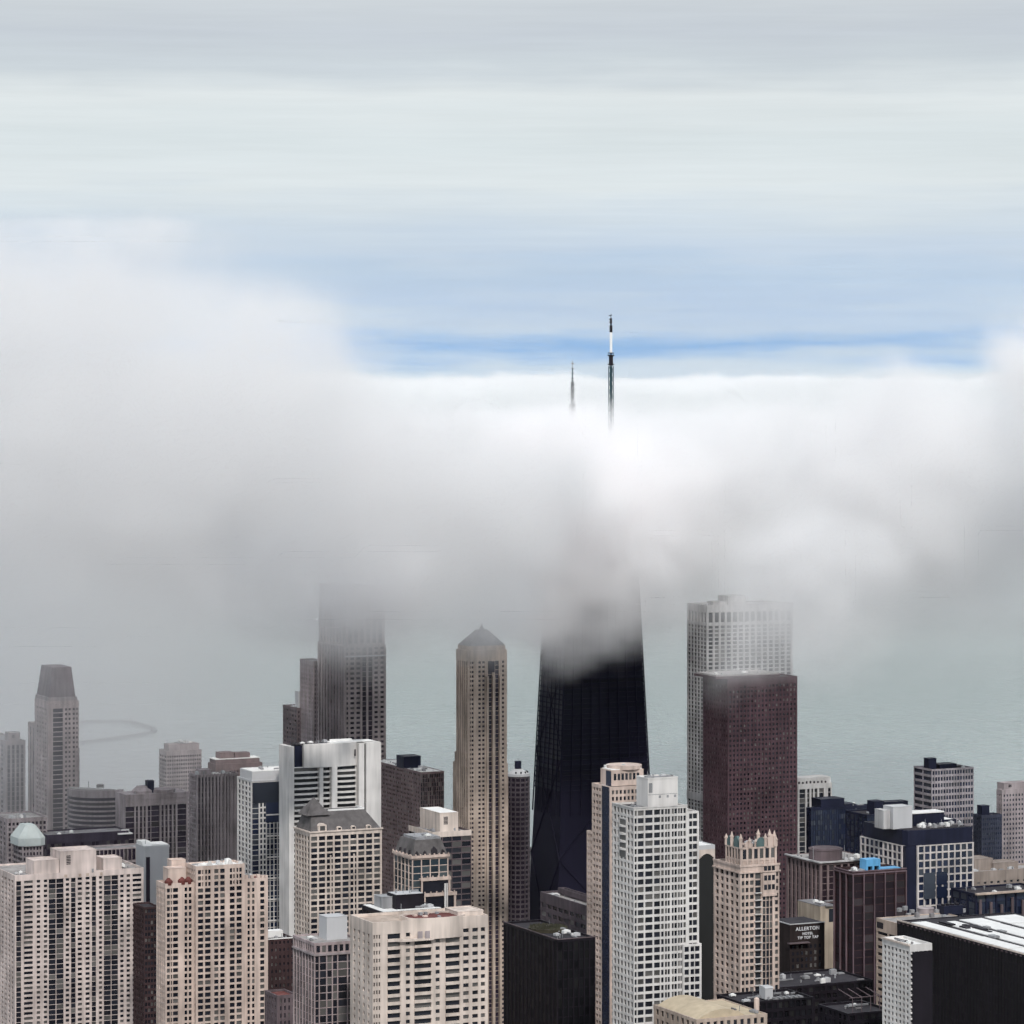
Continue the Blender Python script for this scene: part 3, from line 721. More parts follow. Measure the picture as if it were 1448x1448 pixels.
b.clutter(cu0 + 2, cu1 - 2, cv0 + 3, cv1 - 2, zc - .5, 6, 3.0)
b.finish(M_SALMON)

# ---- low roofs under it
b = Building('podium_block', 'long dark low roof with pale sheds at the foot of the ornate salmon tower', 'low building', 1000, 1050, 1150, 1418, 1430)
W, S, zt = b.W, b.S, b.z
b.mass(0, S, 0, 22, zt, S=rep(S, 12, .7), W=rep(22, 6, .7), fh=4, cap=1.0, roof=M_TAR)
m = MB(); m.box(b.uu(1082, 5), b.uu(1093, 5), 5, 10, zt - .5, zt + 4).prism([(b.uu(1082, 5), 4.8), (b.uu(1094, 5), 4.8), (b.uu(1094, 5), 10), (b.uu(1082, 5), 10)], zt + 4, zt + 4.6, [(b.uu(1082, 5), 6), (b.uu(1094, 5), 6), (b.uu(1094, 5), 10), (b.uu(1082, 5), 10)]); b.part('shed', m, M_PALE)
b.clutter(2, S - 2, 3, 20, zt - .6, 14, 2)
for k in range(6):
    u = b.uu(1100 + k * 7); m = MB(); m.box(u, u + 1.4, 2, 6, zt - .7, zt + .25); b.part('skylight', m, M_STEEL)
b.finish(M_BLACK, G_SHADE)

b = Building('sand_roof_block', 'building with a sand-coloured roof showing along the bottom edge', 'low building', 905, 985, 1085, 1436, 1270)
W, S, zt = b.W, b.S, b.z
M_SAND = stone('sand_roof', (0.52, 0.43, 0.31), streak=False, var=.2)
b.mass(0, S, 0, min(W, 34), zt - 1.5, S=rep(S, 10, .5), W=rep(min(W, 34), 8, .5), fh=3.6, cap=1.2, roof=M_SAND, parapet=.3)
n = 16; Wd = min(W, 34); uA, uB = 1.0, S * .72
arc = [(uA + (uB - uA) * i / n, zt - 2 + 3.4 * math.sin(math.pi * i / n) ** .8) for i in range(n + 1)]
m = MB(); vs = [(u, 1.0, z) for u, z in arc] + [(u, Wd - 1, z) for u, z in arc]
m.add(vs, [(i, i + 1, i + n + 2, i + n + 1) for i in range(n)] + [tuple(range(n, -1, -1)), tuple(range(n + 1, 2 * n + 2))]); b.part('vaulted_roof', m, M_SAND)
m = MB(); u = b.uu(1070, 6); m.cyl(u, 6, 1.0, zt - 2, zt + 3.0, 10).cyl(u, 6, 1.0, zt + 3, zt + 3.6, 10, .3); b.part('chimney', m, M_SALMON)
b.clutter(S * .74, S - 1, 2, 14, zt - 1.9, 4, 1)
b.finish(M_TAN)

# ---- pale office with arched parapet peeking out behind the white grid tower
b = Building('arched_block', 'pale block with an arched top storey peeking out right of the white grid tower', 'office building', 960, 985, 1011, 1196, 1640)
W, S, zt = b.W, b.S, b.z
b.mass(0, S, 0, W, zt, S=[('p', 0, .5), ('p', S - .5, S)], fh=4, cap=2.0, roof=M_WROOF, parapet=.3, rd=.4)
m = MB(); n = 12; u0, u1 = b.uu(988), S - .02
for i in range(n):
    a, c = u0 + (u1 - u0) * i / n, u0 + (u1 - u0) * (i + 1) / n
    h = 4.6 - 2.6 * math.sin(math.pi * (i + .5) / n)
    m.box(a, c, -.1, .4, zt - 2 - h, zt - 1.95)
b.part('arch', m, M_CREAM)
m = MB(); m.box(.5, S - .5, .31, .39, b.zlow, zt - 2.2); b.part('glazing', m, G_SHADE)
b.finish(M_PALE)
# ---- cream building with a drum, bottom centre
b = Building('drum_top_block', 'cream apartment block with big rounded penthouse and rust-red roof, bottom centre', 'apartment building', 518, 527, 690, 1305, 1300)
W, S, zt = b.W, b.S, b.z
W = 22
it = [('p', 528.3), ('o', 530.2), ('p', 532), ('o', 534), ('p', 535.6), ('o', 537.6), ('p', 548), ('b', 566), ('p', 574), ('o', 580), ('p', 586), ('b', 610), ('p', 616), ('o', 622), ('p', 630), ('b', 650), ('p', 655), ('o', 663), ('p', 668), ('o', 676), ('p', 680), ('o', 686), ('p', 690)]
b.mass(0, S, 0, W, zt, S=b.pxcols(527, it), W=rep(W, 4, .35), fh=2.95, wh=.5, rd=.6, cap=4.6, roof=M_TAN, parapet=1.0)
m = MB(); cu = b.uu(607, 9); hw = (b.uu(648, 9) - b.uu(566, 9)) / 2; cv = 6
z2 = b.zz(1300, cu, -2)
poly = [(cu + hw * x, cv + y) for x, y in ((-1, -3.5), (-.88, -6), (-.3, -8), (.3, -8), (.8, -6.2), (1, -3.5), (1, 4), (.6, 7), (-.6, 7), (-1, 4))]
m.prism(poly, b.zz(1327, cu, -2), z2); b.part('drum', m, M_CREAM)
m = MB(); m.prism([(cu + (x - cu) * .93, cv + (y - cv) * .93) for x, y in poly], z2, z2 + .12); b.part('drum_roof', m, M_RUST)
m = MB(); pin = [(cu + (x - cu) * .94, cv + (y - cv) * .94) for x, y in poly]; n = len(poly)
for i in range(n):
    j = (i + 1) % n
    m.prism([poly[i], poly[j], pin[j], pin[i]], z2 + .01, z2 + .7)
b.part('drum_parapet', m, M_CREAM)
m = MB()
for px in (585, 595.5): 
    u = b.uu(px, 4); m.box(u - 1.0, u + 1.0, cv - 8.08, cv - 7.9, b.zz(1325.5, cu, -2), b.zz(1315, cu, -2))
b.pieces('door', m, M_MAUVE)
m = MB(); poly2 = [(b.uu(560), -.3), (b.uu(566), -1.6), (b.uu(580), -2.2), (b.uu(610), -2.0), (b.uu(617), -.3)]
m.prism(poly2, b.zz(1331, 12), b.zz(1329, 12) + .4); b.part('canopy', m, M_CREAM)
b.block('penthouse', M_CREAM, b.uu(652), b.uu(688), 3, 15, zt - 1, zt + 1.2, vents=False)
for k in range(8):
    a = random.uniform(0, 6.28); r = random.uniform(1, hw * .7); q = MB(); x, y = cu + r * math.cos(a), cv + 4 * math.sin(a); q.box(x, x + random.uniform(.8, 2), y, y + 1.4, z2 + .1, z2 + random.uniform(.5, 1.2)); b.part('rooftop_unit', q, random.choice([M_STEEL, M_SALMON]))
b.finish(M_CREAM)

# ---- black block with a white roof behind it
b = Building('white_roof_block', 'black glass block with white roof edge and dark rooftop plant, behind the rounded penthouse', 'office building', 512, 541, 625, 1290, 1480)
W, S, zt = b.W, b.S, b.z
b.mass(0, S, 0, W, zt, S=rep(S, 16, .84, 'g'), W=rep(W, 12, .84, 'g'), fh=3.6, rd=.3, cap=1.6, roof=M_WROOF, parapet=.25)
m = MB(); t = 3; m.box(.3, S - .3, .3, 2.6, zt + .01, zt + .2).box(.3, 3.5, 2.6, W - .4, zt + .01, zt + .2); b.part('roof_border', m, M_WROOF)
b.block('plant_room', M_BLACK, b.uu(560, 6), b.uu(600, 6), 6, W * .7, zt - .3, b.zz(1266, 12, 6), vents=False)
b.part('plant_roof', MB().box(b.uu(561, 6), b.uu(599, 6), 6.6, W * .7 - .4, b.zz(1266, 12, 6), b.zz(1266, 12, 6) + .4), M_PALE)
b.block('cooling_tower', M_STEEL, b.uu(537, 12), b.uu(556, 12), 10, W * .8, zt - .3, b.zz(1268, 6, 12), vents=False)
b.clutter(b.uu(560, 6), b.uu(612, 6), 3, 6, zt + .1, 8, 1.2); b.clutter(b.uu(561, 6), b.uu(598, 6), 7, W * .6, b.zz(1266, 12, 6) + .4, 5, 1.6)
b.finish(M_BLACK, G_SHADE)

# ---- mansard-topped glass tower with terraces
b = Building('mansard_tower', 'glass tower with a grey mansard roof, pink cornice and stepped terraces', 'office tower', 556.5, 583, 634, 1212, 1650)
W, S, zt = b.W, b.S, b.z
b.mass(0, S, 0, W, zt, S=rep(S, 4, .9, 'g'), W=rep(W, 5, .84, 'g'), fh=3.3, rd=.4, cap=1.5, roof=M_TAR, parapet=.6)
m = MB(); m.box(-.8, S + .5, -.8, .1, zt - .7, zt + .5).box(-.8, .1, .1, W, zt - .7, zt + .5)
for k in range(9): m.box(-.9 + k * (S + .6) / 8 - .25, -.9 + k * (S + .6) / 8 + .35, -.9, -.3, zt + .5, zt + 1.2)
for k in range(6): m.box(-.9, -.3, 1 + k * (W - 2) / 5, 1.6 + k * (W - 2) / 5, zt + .5, zt + 1.2)
b.part('cornice', m, M_SALMON)
m = MB(); zq = b.zz(1186, 8, 6); i = 2.6
m.prism([(.3, .3), (S - .2, .3), (S - .2, W - .3), (.3, W - .3)], zt + .05, zq, [(i, i), (S - i, i), (S - i, W - i), (i, W - i)]); b.part('mansard_roof', m, M_SLATE)
m = MB(); m.box(i + 1, S - i - .2, i + .8, W - i - 1, zq, zq + 1.1).box(i + .4, S - i, i + .2, i + .8, zq, zq + .6); b.part('roof_terrace', m, M_STEEL)
b.clutter(i + 1, S - i - 2, i + 1, W - i - 3, zq + 1.1, 4, 1)
for k, w, h in ((.14, .7, 2.2), (.36, .8, 2.2), (.62, 1.5, 3.9), (.86, .8, 2.4)):
    u = S * k; d = MB(); d.prism([(u - w, .25), (u + w, .25), (u + w, 2.4), (u - w, 2.4)], zt + .3, zt + .3 + h * .6).prism([(u - w, .25), (u + w, .25), (u + w, 2.4), (u - w, 2.4)], zt + .3 + h * .6, zt + .3 + h, [(u - .05, .25), (u + .05, .25), (u + .05, 2.4), (u - .05, 2.4)]); b.part('dormer', d, M_TAR)
for v in (.2, .45, .7):
    y = W * v; d = MB(); d.prism([(.25, y - .9), (2.4, y - .9), (2.4, y + .9), (.25, y + .9)], zt + .3, zt + 1.8, ).prism([(.25, y - .9), (2.4, y - .9), (2.4, y + .9), (.25, y + .9)], zt + 1.8, zt + 2.9, [(.25, y - .05), (2.4, y - .05), (2.4, y + .05), (.25, y + .05)]); b.part('dormer', d, M_TAR)
# terraces on the east side
for px0, px1, py0, d in ((596, 637, 1243, -2.4), (600, 645, 1265, -4.0)):
    ua, ub = b.uu(px0, d), b.uu(px1, d); z = b.zz(py0, ua, d)
    m = MB(); m.box(ua, ub, d, 12, z - 1.0, z).box(ua - .3, ub + .3, d - .3, d, z - 1.1, z + .5)
    for k in range(6): m.box(ua + k * (ub - ua) / 5.4, ua + k * (ub - ua) / 5.4 + .5, d - .35, d + .1, z + .5, z + 1.2)
    m.box(ua, ua + .7, d, d + .7, b.zlow, z - 1).box(ub - 1, ub, d, d + .7, b.zlow, z - 1); b.part('terrace', m, M_SALMON)
    g = MB(); g.box(ua + .7, ub - 1, d + .4, 11, b.zlow, z - 1.1); b.part('terrace_glass', g, G_DARK)
m = MB(); u = b.uu(629.5, -4.6); m.box(u - .45, u + .45, -5, -4.4, b.zlow, b.zz(1249, u, -4.6)).box(u + .8, u + 1.25, -5, -4.4, b.zlow, b.zz(1249, u, -4.6)); b.part('flue', m, M_WHITE)
b.finish(M_SALMON, G_TEAL)

b = Building('cream_plant_block', 'dark window block under a cream parapet and boxy cream penthouse, left of the buff tower', 'office building', 578, 612, 666.5, 1177, 1800)
W, S, zt = b.W, b.S, b.z
b.mass(0, S, 0, W, zt, S=rep(S, 4, .93, 'o'), W=rep(W, 6, .9, 'o'), fh=3.05, wh=.8, rd=.4, cap=2.6, roof=M_GRAVEL, parapet=1.0)
m = MB(); m.box(-.15, S, -.15, .3, zt - 2.7, zt + .1).box(-.15, .3, .3, W, zt - 2.7, zt + .1); b.part('parapet', m, M_CREAM)
ua, uc = b.uu(622, 4), b.uu(648, 4); zq = b.zz(1150, 8, 4)
b.block('penthouse', M_CREAM, ua, uc, 4, b.vv(594, ua), zt - 1, zq, vents=True)
b.part('penthouse_roof', MB().box(ua + .3, uc - .3, 4.4, b.vv(594, ua) - .5, zq, zq + .2), M_WROOF)
b.clutter(1, ua - .5, 2, W - 3, zt - 1, 5, 2); b.clutter(uc + .5, S - 1, 2, W - 3, zt - 1, 3, 1.5)
b.finish(M_PINK)

# ---- far left group
b = Building('pier_tower', 'mauve tower with pale piers and dark glass stripes under a blank cap, left', 'office tower', 163, 178, 266, 1127, 2150)
W, S, zt = b.W, b.S, b.z
it = [('g', 190), ('p', 192.3), ('g', 195.3), ('p', 198), ('g', 201), ('p', 203.5), ('g', 206), ('p', 209), ('g', 213), ('q', 214), ('g', 225.5), ('p', 228.5), ('g', 231.5), ('p', 234), ('g', 237), ('p', 239.5), ('g', 243), ('p', 245.5), ('g', 248.3), ('p', 251), ('g', 263.5), ('p', 266)]
b.mass(0, S, 0, W, zt - 2, S=b.pxcols(178, it), W=[('p', 0, W)], fh=3.4, rd=.7, cap=4.0, roof=M_GRAVEL)
m = MB(); m.box(-.3, S + .3, -.3, W * .95, zt - 2, zt + 1.2); b.part('cap', m, M_MAUVE)
ud = b.uu(207); m = MB(); m.cyl(ud, 8, 6.5, zt + 1.2, zt + 2.6, 24).cyl(ud, 8, 6.5, zt + 2.6, zt + 5.4, 24, 3.4); b.part('dome', m, M_MAUVE)
b.block('plant_room', M_NAVY, b.uu(212), b.uu(221), 4, 9, zt + 1.1, b.zz(1104.5, 18, 4), vents=False)
m = MB(); m.cyl(b.uu(235), 8, 8, zt + 1.2, zt + 3.0, 24); b.part('roof_drum', m, M_MAUVE)
b.clutter(4, S - 4, 2, 5, zt + 1.2, 5, 2)
b.finish(M_MAUVE, G_MAUVE)

D = 2300
root = link('curved_slab', None); X0 = wx(139, D); root.location = (X0, D + 30, 0); root['label'] = 'curved mauve block with white horizontal balcony bands, right of the fading stepped tower'; root['category'] = 'apartment building'
zt = wz(1117, D); zl = wz(1448, D); m = MB(); g = MB(); r = 22.0; k = 0
def arcpoly(r0, a0, a1, n=18): return [(r0 * math.cos(a0 + (a1 - a0) * i / n), -15 + r0 * math.sin(a0 + (a1 - a0) * i / n)) for i in range(n + 1)]
z = zt - 3.4
while z > max(0, zl - 10):
    m.prism(arcpoly(r + .5, math.pi * 1.02, math.pi * 1.72), z - 1.15, z); g.prism(arcpoly(r, math.pi * 1.03, math.pi * 1.71), z - 3.05, z - 1.2); z -= 3.1
m.prism(arcpoly(r + .3, math.pi * 1.02, math.pi * 1.72), zt - 3.4, zt); m.prism(arcpoly(r - .8, math.pi * 1.04, math.pi * 1.7), 0, zt - 3.5)
m.build('wall', M_MAUVE, root); g.build('glazing', G_MAUVE, root)
q = MB(); a = math.pi * 1.72; x0, y0 = r * math.cos(a), -15 + r * math.sin(a); q.box(x0 - 2.5, x0 + 1.6, y0 - 1, y0 + 10, 0, zt - .4); q.build('end_wall', M_MAUVE, root)
q = MB(); q.prism(arcpoly(r - 1, math.pi * 1.06, math.pi * 1.68), zt, zt + .8); q.box(-2, 2.6, -24, -20, zt + .8, zt + 2.8); q.cyl(-7, -25, .2, zt, zt + 5, 6); q.build('roof', M_GRAVEL, root)

b = Building('fading_stepped_tower', 'pale stepped tower with a sloped crown dissolving into fog at the left edge', 'skyscraper', 38, 68, 111.5, 992, 2350)
W, S, zt = b.W, b.S, b.z
it = [('p', 70), ('q', 75), ('O', 89), ('p', 92), ('o', 95), ('p', 97), ('o', 100), ('p', 103), ('o', 106), ('p', 108), ('o', 110), ('p', 111.5)]
b.mass(0, S, 0, b.vv(49), zt, S=b.pxcols(68, it), W=rep(b.vv(49), 4, .4), fh=3.2, wh=.5, rd=.6, cap=5, roof=M_LEAD)
b.mass(.8, S * .7, b.vv(49) + .02, b.vv(38), b.zz(1022, 0, b.vv(43)), W=rep(b.vv(38) - b.vv(49), 2, .5, 'g', a=b.vv(49)), fh=3.2, cap=3, roof=M_LEAD)
m = MB(); zq = b.zz(943, 10, 6); i = 2.5; V = b.vv(49)
m.prism([(1.2, 1.2), (S - 2, 1.2), (S - 2, V - 1), (1.2, V - 1)], zt + 2.5, zq, [(i + 1.5, i), (S - i - 2, i), (S - i - 2, V - i), (i + 1.5, V - i)])
b.part('crown', m, stone('crown_metal', (0.20, 0.17, 0.18)))
m = MB(); m.box(.4, S - 1, .4, V - .5, zt - .5, zt + 2.5); b.part('crown_base', m, M_MAUVE)
m = MB(); m.box(S - 2.0, S + .6, .5, W * .6, 0, b.zz(1058, S)); b.part('buttress', m, M_MAUVE)
b.finish(stone('pale_mauve_concrete', (0.42, 0.35, 0.345)), G_MAUVE)

b = Building('edge_tower', 'hazy mauve tower cut by the left edge of the view', 'apartment tower', -30, 8, 36, 1048, 2400)
W, S, zt = b.W, b.S, b.z
b.mass(0, S, 0, W, zt, S=rep(S, 4, .6, 'g'), W=rep(W, 5, .5), fh=3.2, cap=3, roof=M_LEAD)
b.block('penthouse', M_MAUVE, 3, S - 3, 3, 12, zt - 1, zt + 5)
b.finish(M_MAUVE, G_MAUVE, single=False)

b = Building('banded_tower', 'mauve tower with dense window rows standing alone against the lake, left', 'apartment tower', 225, 235.5, 285, 1062, 2600)
W, S, zt = b.W, b.S, b.z
b.mass(0, S, 0, W, zt, S=rep(S, 15, .62), W=rep(W, 4, .8, 'b'), fh=3.0, wh=.52, rd=.5, cap=3.6, roof=M_GRAVEL)
b.block('penthouse', M_MAUVE, b.uu(240), b.uu(283), 2, 13, zt - .8, b.zz(1053, 10), vents=False)
b.clutter(b.uu(240), b.uu(280), 3, 12, b.zz(1053, 10) + .2, 12, 3.0)
b.finish(M_MAUVE, G_MAUVE)

b = Building('stepped_top_tower', 'dark brown tower with a stepped flat top behind the ribbed mauve tower', 'apartment tower', 294, 305, 371, 1081, 2500)
W, S, zt = b.W, b.S, b.z
b.mass(0, S, 0, W, zt, S=rep(S, 16, .55), W=rep(W, 4, .5), fh=3.1, wh=.5, cap=5, roof=M_WROOF, rd=.4)
m = MB(); m.box(b.uu(306), b.uu(368), 1.5, 14, zt - .5, b.zz(1074, 10)); b.part('attic', m, M_BROWNB)
b.part('attic_roof', MB().box(b.uu(305), b.uu(369), 1.2, 14.3, b.zz(1074, 10), b.zz(1074, 10) + .5), M_WROOF)
b.block('penthouse', M_BROWNB, b.uu(313), b.uu(333), 3, 12, b.zz(1074, 10) + .4, b.zz(1065, 10), vents=False)
b.block('penthouse', M_BROWNB, b.uu(334.5), b.uu(356), 3.5, 12, b.zz(1074, 10) + .4, b.zz(1066, 16), vents=False)
b.finish(M_BROWNB, G_MAUVE, single=False)

b = Building('ribbed_tower', 'mauve tower with close vertical ribs between the pier tower and the glass front tower', 'office tower', 267, 278, 337, 1096, 2250)
W, S, zt = b.W, b.S, b.z
b.mass(0, S, 0, W, zt, S=rep(S, 12, .55, 'g'), W=rep(W, 3, .5), fh=3.4, rd=.8, cap=1.5, roof=M_GRAVEL)
m = MB()
for k in range(12): u = .1 + (S - .2) * k / 12; m.box(u, u + .9, -.5, .1, b.zlow, zt + .4)
b.part('rib', m, M_MAUVE)
b.block('penthouse', M_MAUVE, 4, S * .4, 4, 12, zt - .8, zt + 2.5, vents=False)
b.clutter(2, S - 2, 3, 14, zt - .8, 8, 2.5)
b.finish(M_MAUVE, G_MAUVE)

b = Building('octagon_roof_block', 'block with a pale greenish octagonal roof behind the beige slab', 'office building', 14, 28, 66, 1196, 2000)
W, S, zt = b.W, b.S, b.z
b.mass(2, S - 1.5, 2, W, zt - .6, S=rep(S - 3.5, 6, .5, 'o', a=2), W=rep(W - 2, 4, .8, 'b', a=2), fh=3.0, wh=.6, cap=.8, roof=M_LEAD)
M_VERD = stone('pale_green_roof', (0.45, 0.49, 0.48), streak=False, var=.08)
m = MB(); q = [(0, 3), (3.5, 0), (S - 3.5, 0), (S, 3), (S, W - 1), (0, W - 1)]
m.prism(q, zt - .6, zt + 3.8).prism(q, zt + 3.8, b.zz(1168, 8), [(5, 5), (6.5, 3.8), (S - 6.5, 3.8), (S - 5, 5), (S - 5, W - 4), (5, W - 4)]); b.part('octagon_roof', m, M_VERD)
b.finish(M_MAUVE, G_MAUVE)

b = Building('mauve_terrace_block', 'low mauve roofed block in the fog above the octagonal roof', 'apartment building', -12, 10, 67, 1158, 2120)
W, S, zt = b.W, b.S, b.z
b.mass(0, S, 0, W, zt, S=rep(S, 10, .6), W=rep(W, 4, .5), fh=3.1, cap=2.5, roof=M_GRAVEL)
b.clutter(3, S - 3, 2, 10, zt - .8, 10, 2.5)
b.finish(M_MAUVE, G_MAUVE)

b = Building('dark_flat_block', 'flat dark purple block between the octagonal roof and the blade wall', 'office building', 50, 66, 182, 1181, 2110)
W, S, zt = b.W, b.S, b.z
M_PURP = stone('dark_purple_panel', (0.045, 0.036, 0.055), rough=.5)
b.mass(0, S, 0, min(W, 25), zt, S=rep(S, 22, .85, 'g'), W=rep(min(W, 25), 5, .8, 'g'), fh=3.3, rd=.25, cap=5.5, roof=M_LEAD)
m = MB(); m.box(b.uu(166), b.uu(186), -2, 10, zt - 2.0, zt - 1.2); m.cyl(b.uu(176), 2, 1.4, zt - 1.2, zt + .4, 12).cyl(b.uu(181), 2, 1.4, zt - 1.2, zt + .4, 12); b.part('cooling_deck', m, M_WROOF)
b.clutter(3, S * .4, 3, 15, zt - .8, 5, 1.6)
b.finish(M_PURP, G_MAUVE)

b = Building('colonnade_block', 'low dark block with a pale framed glass storey behind the beige slab', 'office building', 128, 135, 204, 1201, 2010)
W, S, zt = b.W, b.S, b.z
b.mass(0, S, 0, 16, zt, S=rep(S, 12, .84, 'O'), W=rep(16, 4, .8, 'O'), fh=8, cap=.8, roof=M_LEAD, rd=.5)
b.finish(M_MAUVE, G_MAUVE, single=False)

b = Building('blade_wall_tower', 'pale grey blank-walled tower with slanted white top between beige slab and salmon tower', 'office tower', 199, 203.5, 239, 1197, 1990)
W, S, zt = b.W, b.S, b.z
m = b.wall; m.box(0, S, 0, 14, 0, b.zz(1199, 6))
z0 = b.zz(1199, 6)
m.prism([(-.2, -.2), (S + .4, -.2), (S + .4, 14.2), (-.2, 14.2)], z0, z0 + 1.2)
q = MB(); q.prism([(0, 1), (S * .35, 1), (S * .35, 13), (0, 13)], z0 + 1.2, z0 + 3.4, [(0, 5), (S * .35, 5), (S * .35, 13), (0, 13)]).prism([(S * .35 + .02, 2), (S, 2), (S, 13), (S * .35 + .02, 13)], z0 + 1.2, z0 + 1.8); b.part('slant_roof', q, M_WROOF)
q = MB(); q.box(b.uu(206.5), b.uu(212), -.1, .02, b.zlow, z0 - 5); b.part('glass_slot', q, G_MAUVE)
q = MB(); q.box(S - .02, S + .12, 2, 12, b.zlow, z0 - 5); b.part('side_glass', q, G_MAUVE)
q = MB(); q.cyl(b.uu(208), 3, .15, z0 + 2, z0 + 6, 6); b.part('aerial', q, M_STEEL)
b.finish(M_PALE)

b = Building('shadowed_block', 'dark block squeezed between the beige slab and the salmon tower', 'office building', 198, 204, 226, 1283, 1860)
W, S, zt = b.W, b.S, b.z
b.mass(0, S, 0, 18, zt, S=rep(S, 5, .7, 'o'), W=rep(18, 5, .6), fh=3.1, cap=1.2, roof=M_TAR)
b.finish(M_DKRED, G_DARK)

b = Building('low_brick_block', 'low dark brick block with white coping, right of the salmon stone tower', 'low building', 372, 380, 418, 1329, 1660)
W, S, zt = b.W, b.S, b.z
b.mass(0, S, 0, 22, zt, S=rep(S, 6, .4, 'o'), W=rep(22, 6, .5), fh=3.4, wh=.4, cap=1.0, roof=M_TAR)
q = MB(); q.box(-.2, S + .2, -.2, .3, zt, zt + .5); b.part('coping', q, M_WROOF)
q = MB(); q.box(2, S - 3, 9, 14, zt - .6, zt + 2.6); b.part('skylight', q, M_WROOF); b.clutter(1, S - 1, 1, 8, zt - .6, 4, 1.4)
b.finish(M_DKRED, G_DARK)

b = Building('corner_brick_block', 'small pinkish block low down between salmon tower and flat roof office', 'low building', 383, 392, 420, 1408, 1500)
W, S, zt = b.W, b.S, b.z
b.mass(0, S, 0, 15, zt, S=rep(S, 4, .35), W=rep(15, 4, .4), fh=3.2, cap=1.4, roof=M_RUST)
b.finish(M_PINK)

# ---- tower in the cloud, centre left
b = Building('cloud_top_tower', 'ribbed grey-mauve tower whose top vanishes into cloud, behind the white balcony tower', 'skyscraper', 449, 488, 546, 830, 2330)
W, S, zt = b.W, b.S, b.z
it = [('p', 490), ('o', 492.5), ('p', 495.5), ('o', 501), ('p', 504), ('o', 509.5), ('p', 512.5), ('g', 518), ('p', 521), ('g', 526.5), ('p', 529.5), ('o', 534.5), ('p', 538), ('o', 543), ('p', 546)]
zs = b.zz(913, 8)
b.mass(0, S, 0, W, zs, S=b.pxcols(488, it), W=rep(W, 9, .5, 'g'), fh=3.3, wh=.5, rd=.7, cap=1.2, roof=M_LEAD)
b.mass(.7, S - .7, .7, W - .7, zt, S=rep(S - 1.4, 6, .6, 'g', a=.7), W=rep(W - 1.4, 8, .5, 'g', a=.7), fh=3.3, rd=.7, z0=zs - .5, cap=2, roof=M_LEAD)
m = MB(); m.box(-.3, S + .1, -.3, .3, zs - 7.5, zs - 6.7); b.part('band_course', m, M_PALE)
m = MB()
for k in range(10): v = W * (k + .3) / 10; m.box(-.45, .1, v, v + .7, b.zlow, zs - 1.3)
b.part('rib', m, M_MAUVE)
b.finish(stone('grey_mauve_stone', (0.34, 0.29, 0.285)), G_MAUVE)
b = Building('cloud_side_tower', 'mauve lower shoulder tower attached left of the cloud-topped ribbed tower', 'apartment tower', 424, 443, 462, 935, 2400)
W, S, zt = b.W, b.S, b.z
b.mass(0, S, 0, W, zt, S=rep(S, 5, .4), W=rep(W, 9, .4), fh=3.1, cap=3, roof=M_LEAD, rd=.4)
b.finish(M_MAUVE, G_MAUVE, single=False)
b = Building('window_row_tower', 'dark grey slab with rows of small windows, left of the cloud-topped ribbed tower', 'apartment tower', 400, 420, 440, 1001, 2420)
W, S, zt = b.W, b.S, b.z
b.mass(0, S, 0, W, zt, S=rep(S, 5, .5), W=rep(W, 5, .72, 'o'), fh=3.15, wh=.55, cap=2, roof=M_GRAVEL, rd=.5)
m = MB(); m.box(b.uu(424), b.uu(428), 3, 9, zt - .5, b.zz(978, 4)); b.part('flue_tower', m, M_PALE)
b.clutter(1, S - 1, 2, W - 3, zt - .8, 5, 2)
b.finish(stone('dark_grey_brick', (0.17, 0.14, 0.145)), G_MAUVE)
# ---- right side
b = Building('lattice_front_tower', 'grey tower with fine white window lattice and small dark rooftop box, against the lake', 'office tower', 1292, 1317.5, 1377, 1088, 2300)
W, S, zt = b.W, b.S, b.z
b.mass(0, S, 0, W, zt, S=rep(S, 15, .70, 'o'), W=rep(W, 2, .94, 'o', edge=.3), fh=4.15, wh=.62, rd=.5, cap=1.2, roof=M_TAR, parapet=1.0)
b.block('plant_room', M_NAVY, b.uu(1320), b.uu(1331), 6, 12, zt - 1, b.zz(1074, 6), vents=False)
b.block('roof_house', M_NAVY, b.uu(1338), b.uu(1362), 8, 18, zt - 1, b.zz(1083, 14), vents=False)
b.clutter(2, S - 2, 3, 20, zt - 1, 8, 2)
b.finish(stone('grey_mauve_frame', (0.36, 0.33, 0.35)), G_BLUE)

b = Building('blue_cap_office', 'office block with square white window grid under a deep blue-black top band', 'office building', 1216, 1281, 1377, 1196, 1820)
W, S, zt = b.W, b.S, b.z
uc = b.uu(1297.5); vc = 6.0
S0 = b.uu(1377)
zg = b.zz(1196, uc)
M_OFFW = stone('off_white_grid', (0.60, 0.55, 0.53))
cS = [(t, a, c) for t, a, c in rep(S0 - uc, 9, .78, 'o', a=uc)]
b.mass(uc, S0, 0, 22, zg, S=cS, fh=3.95, wh=.8, rd=.5, cap=.5, roof=M_TAR)
b.mass(.0, uc - 2, 4.0, W, zg, W=rep(W - 4, 9, .74, 'o', a=4.0), S=[('p', 0, 1)], fh=3.95, wh=.8, rd=.5, cap=.5, roof=M_TAR)
m = MB(); m.box(.6, uc - .02, 1.2, 3.96, 0, zg - .1); b.part('corner_glass', m, M_NAVY)
zq = b.zz(1173, uc + 10)
m = MB(); m.prism([(1.0, 5.5), (2.5, 2.2), (uc, .9), (S0 - .3, .9), (S0 - .3, 30), (1.0, W - 2)], zg + .01, zq); b.part('top_band', m, M_NAVY)
m = MB(); m.prism([(2.0, 6.5), (3.5, 3.4), (uc, 1.9), (S0 - 1.3, 1.9), (S0 - 1.3, 29), (2.0, W - 3)], zq, zq + .15); b.part('roof', m, M_TAR)
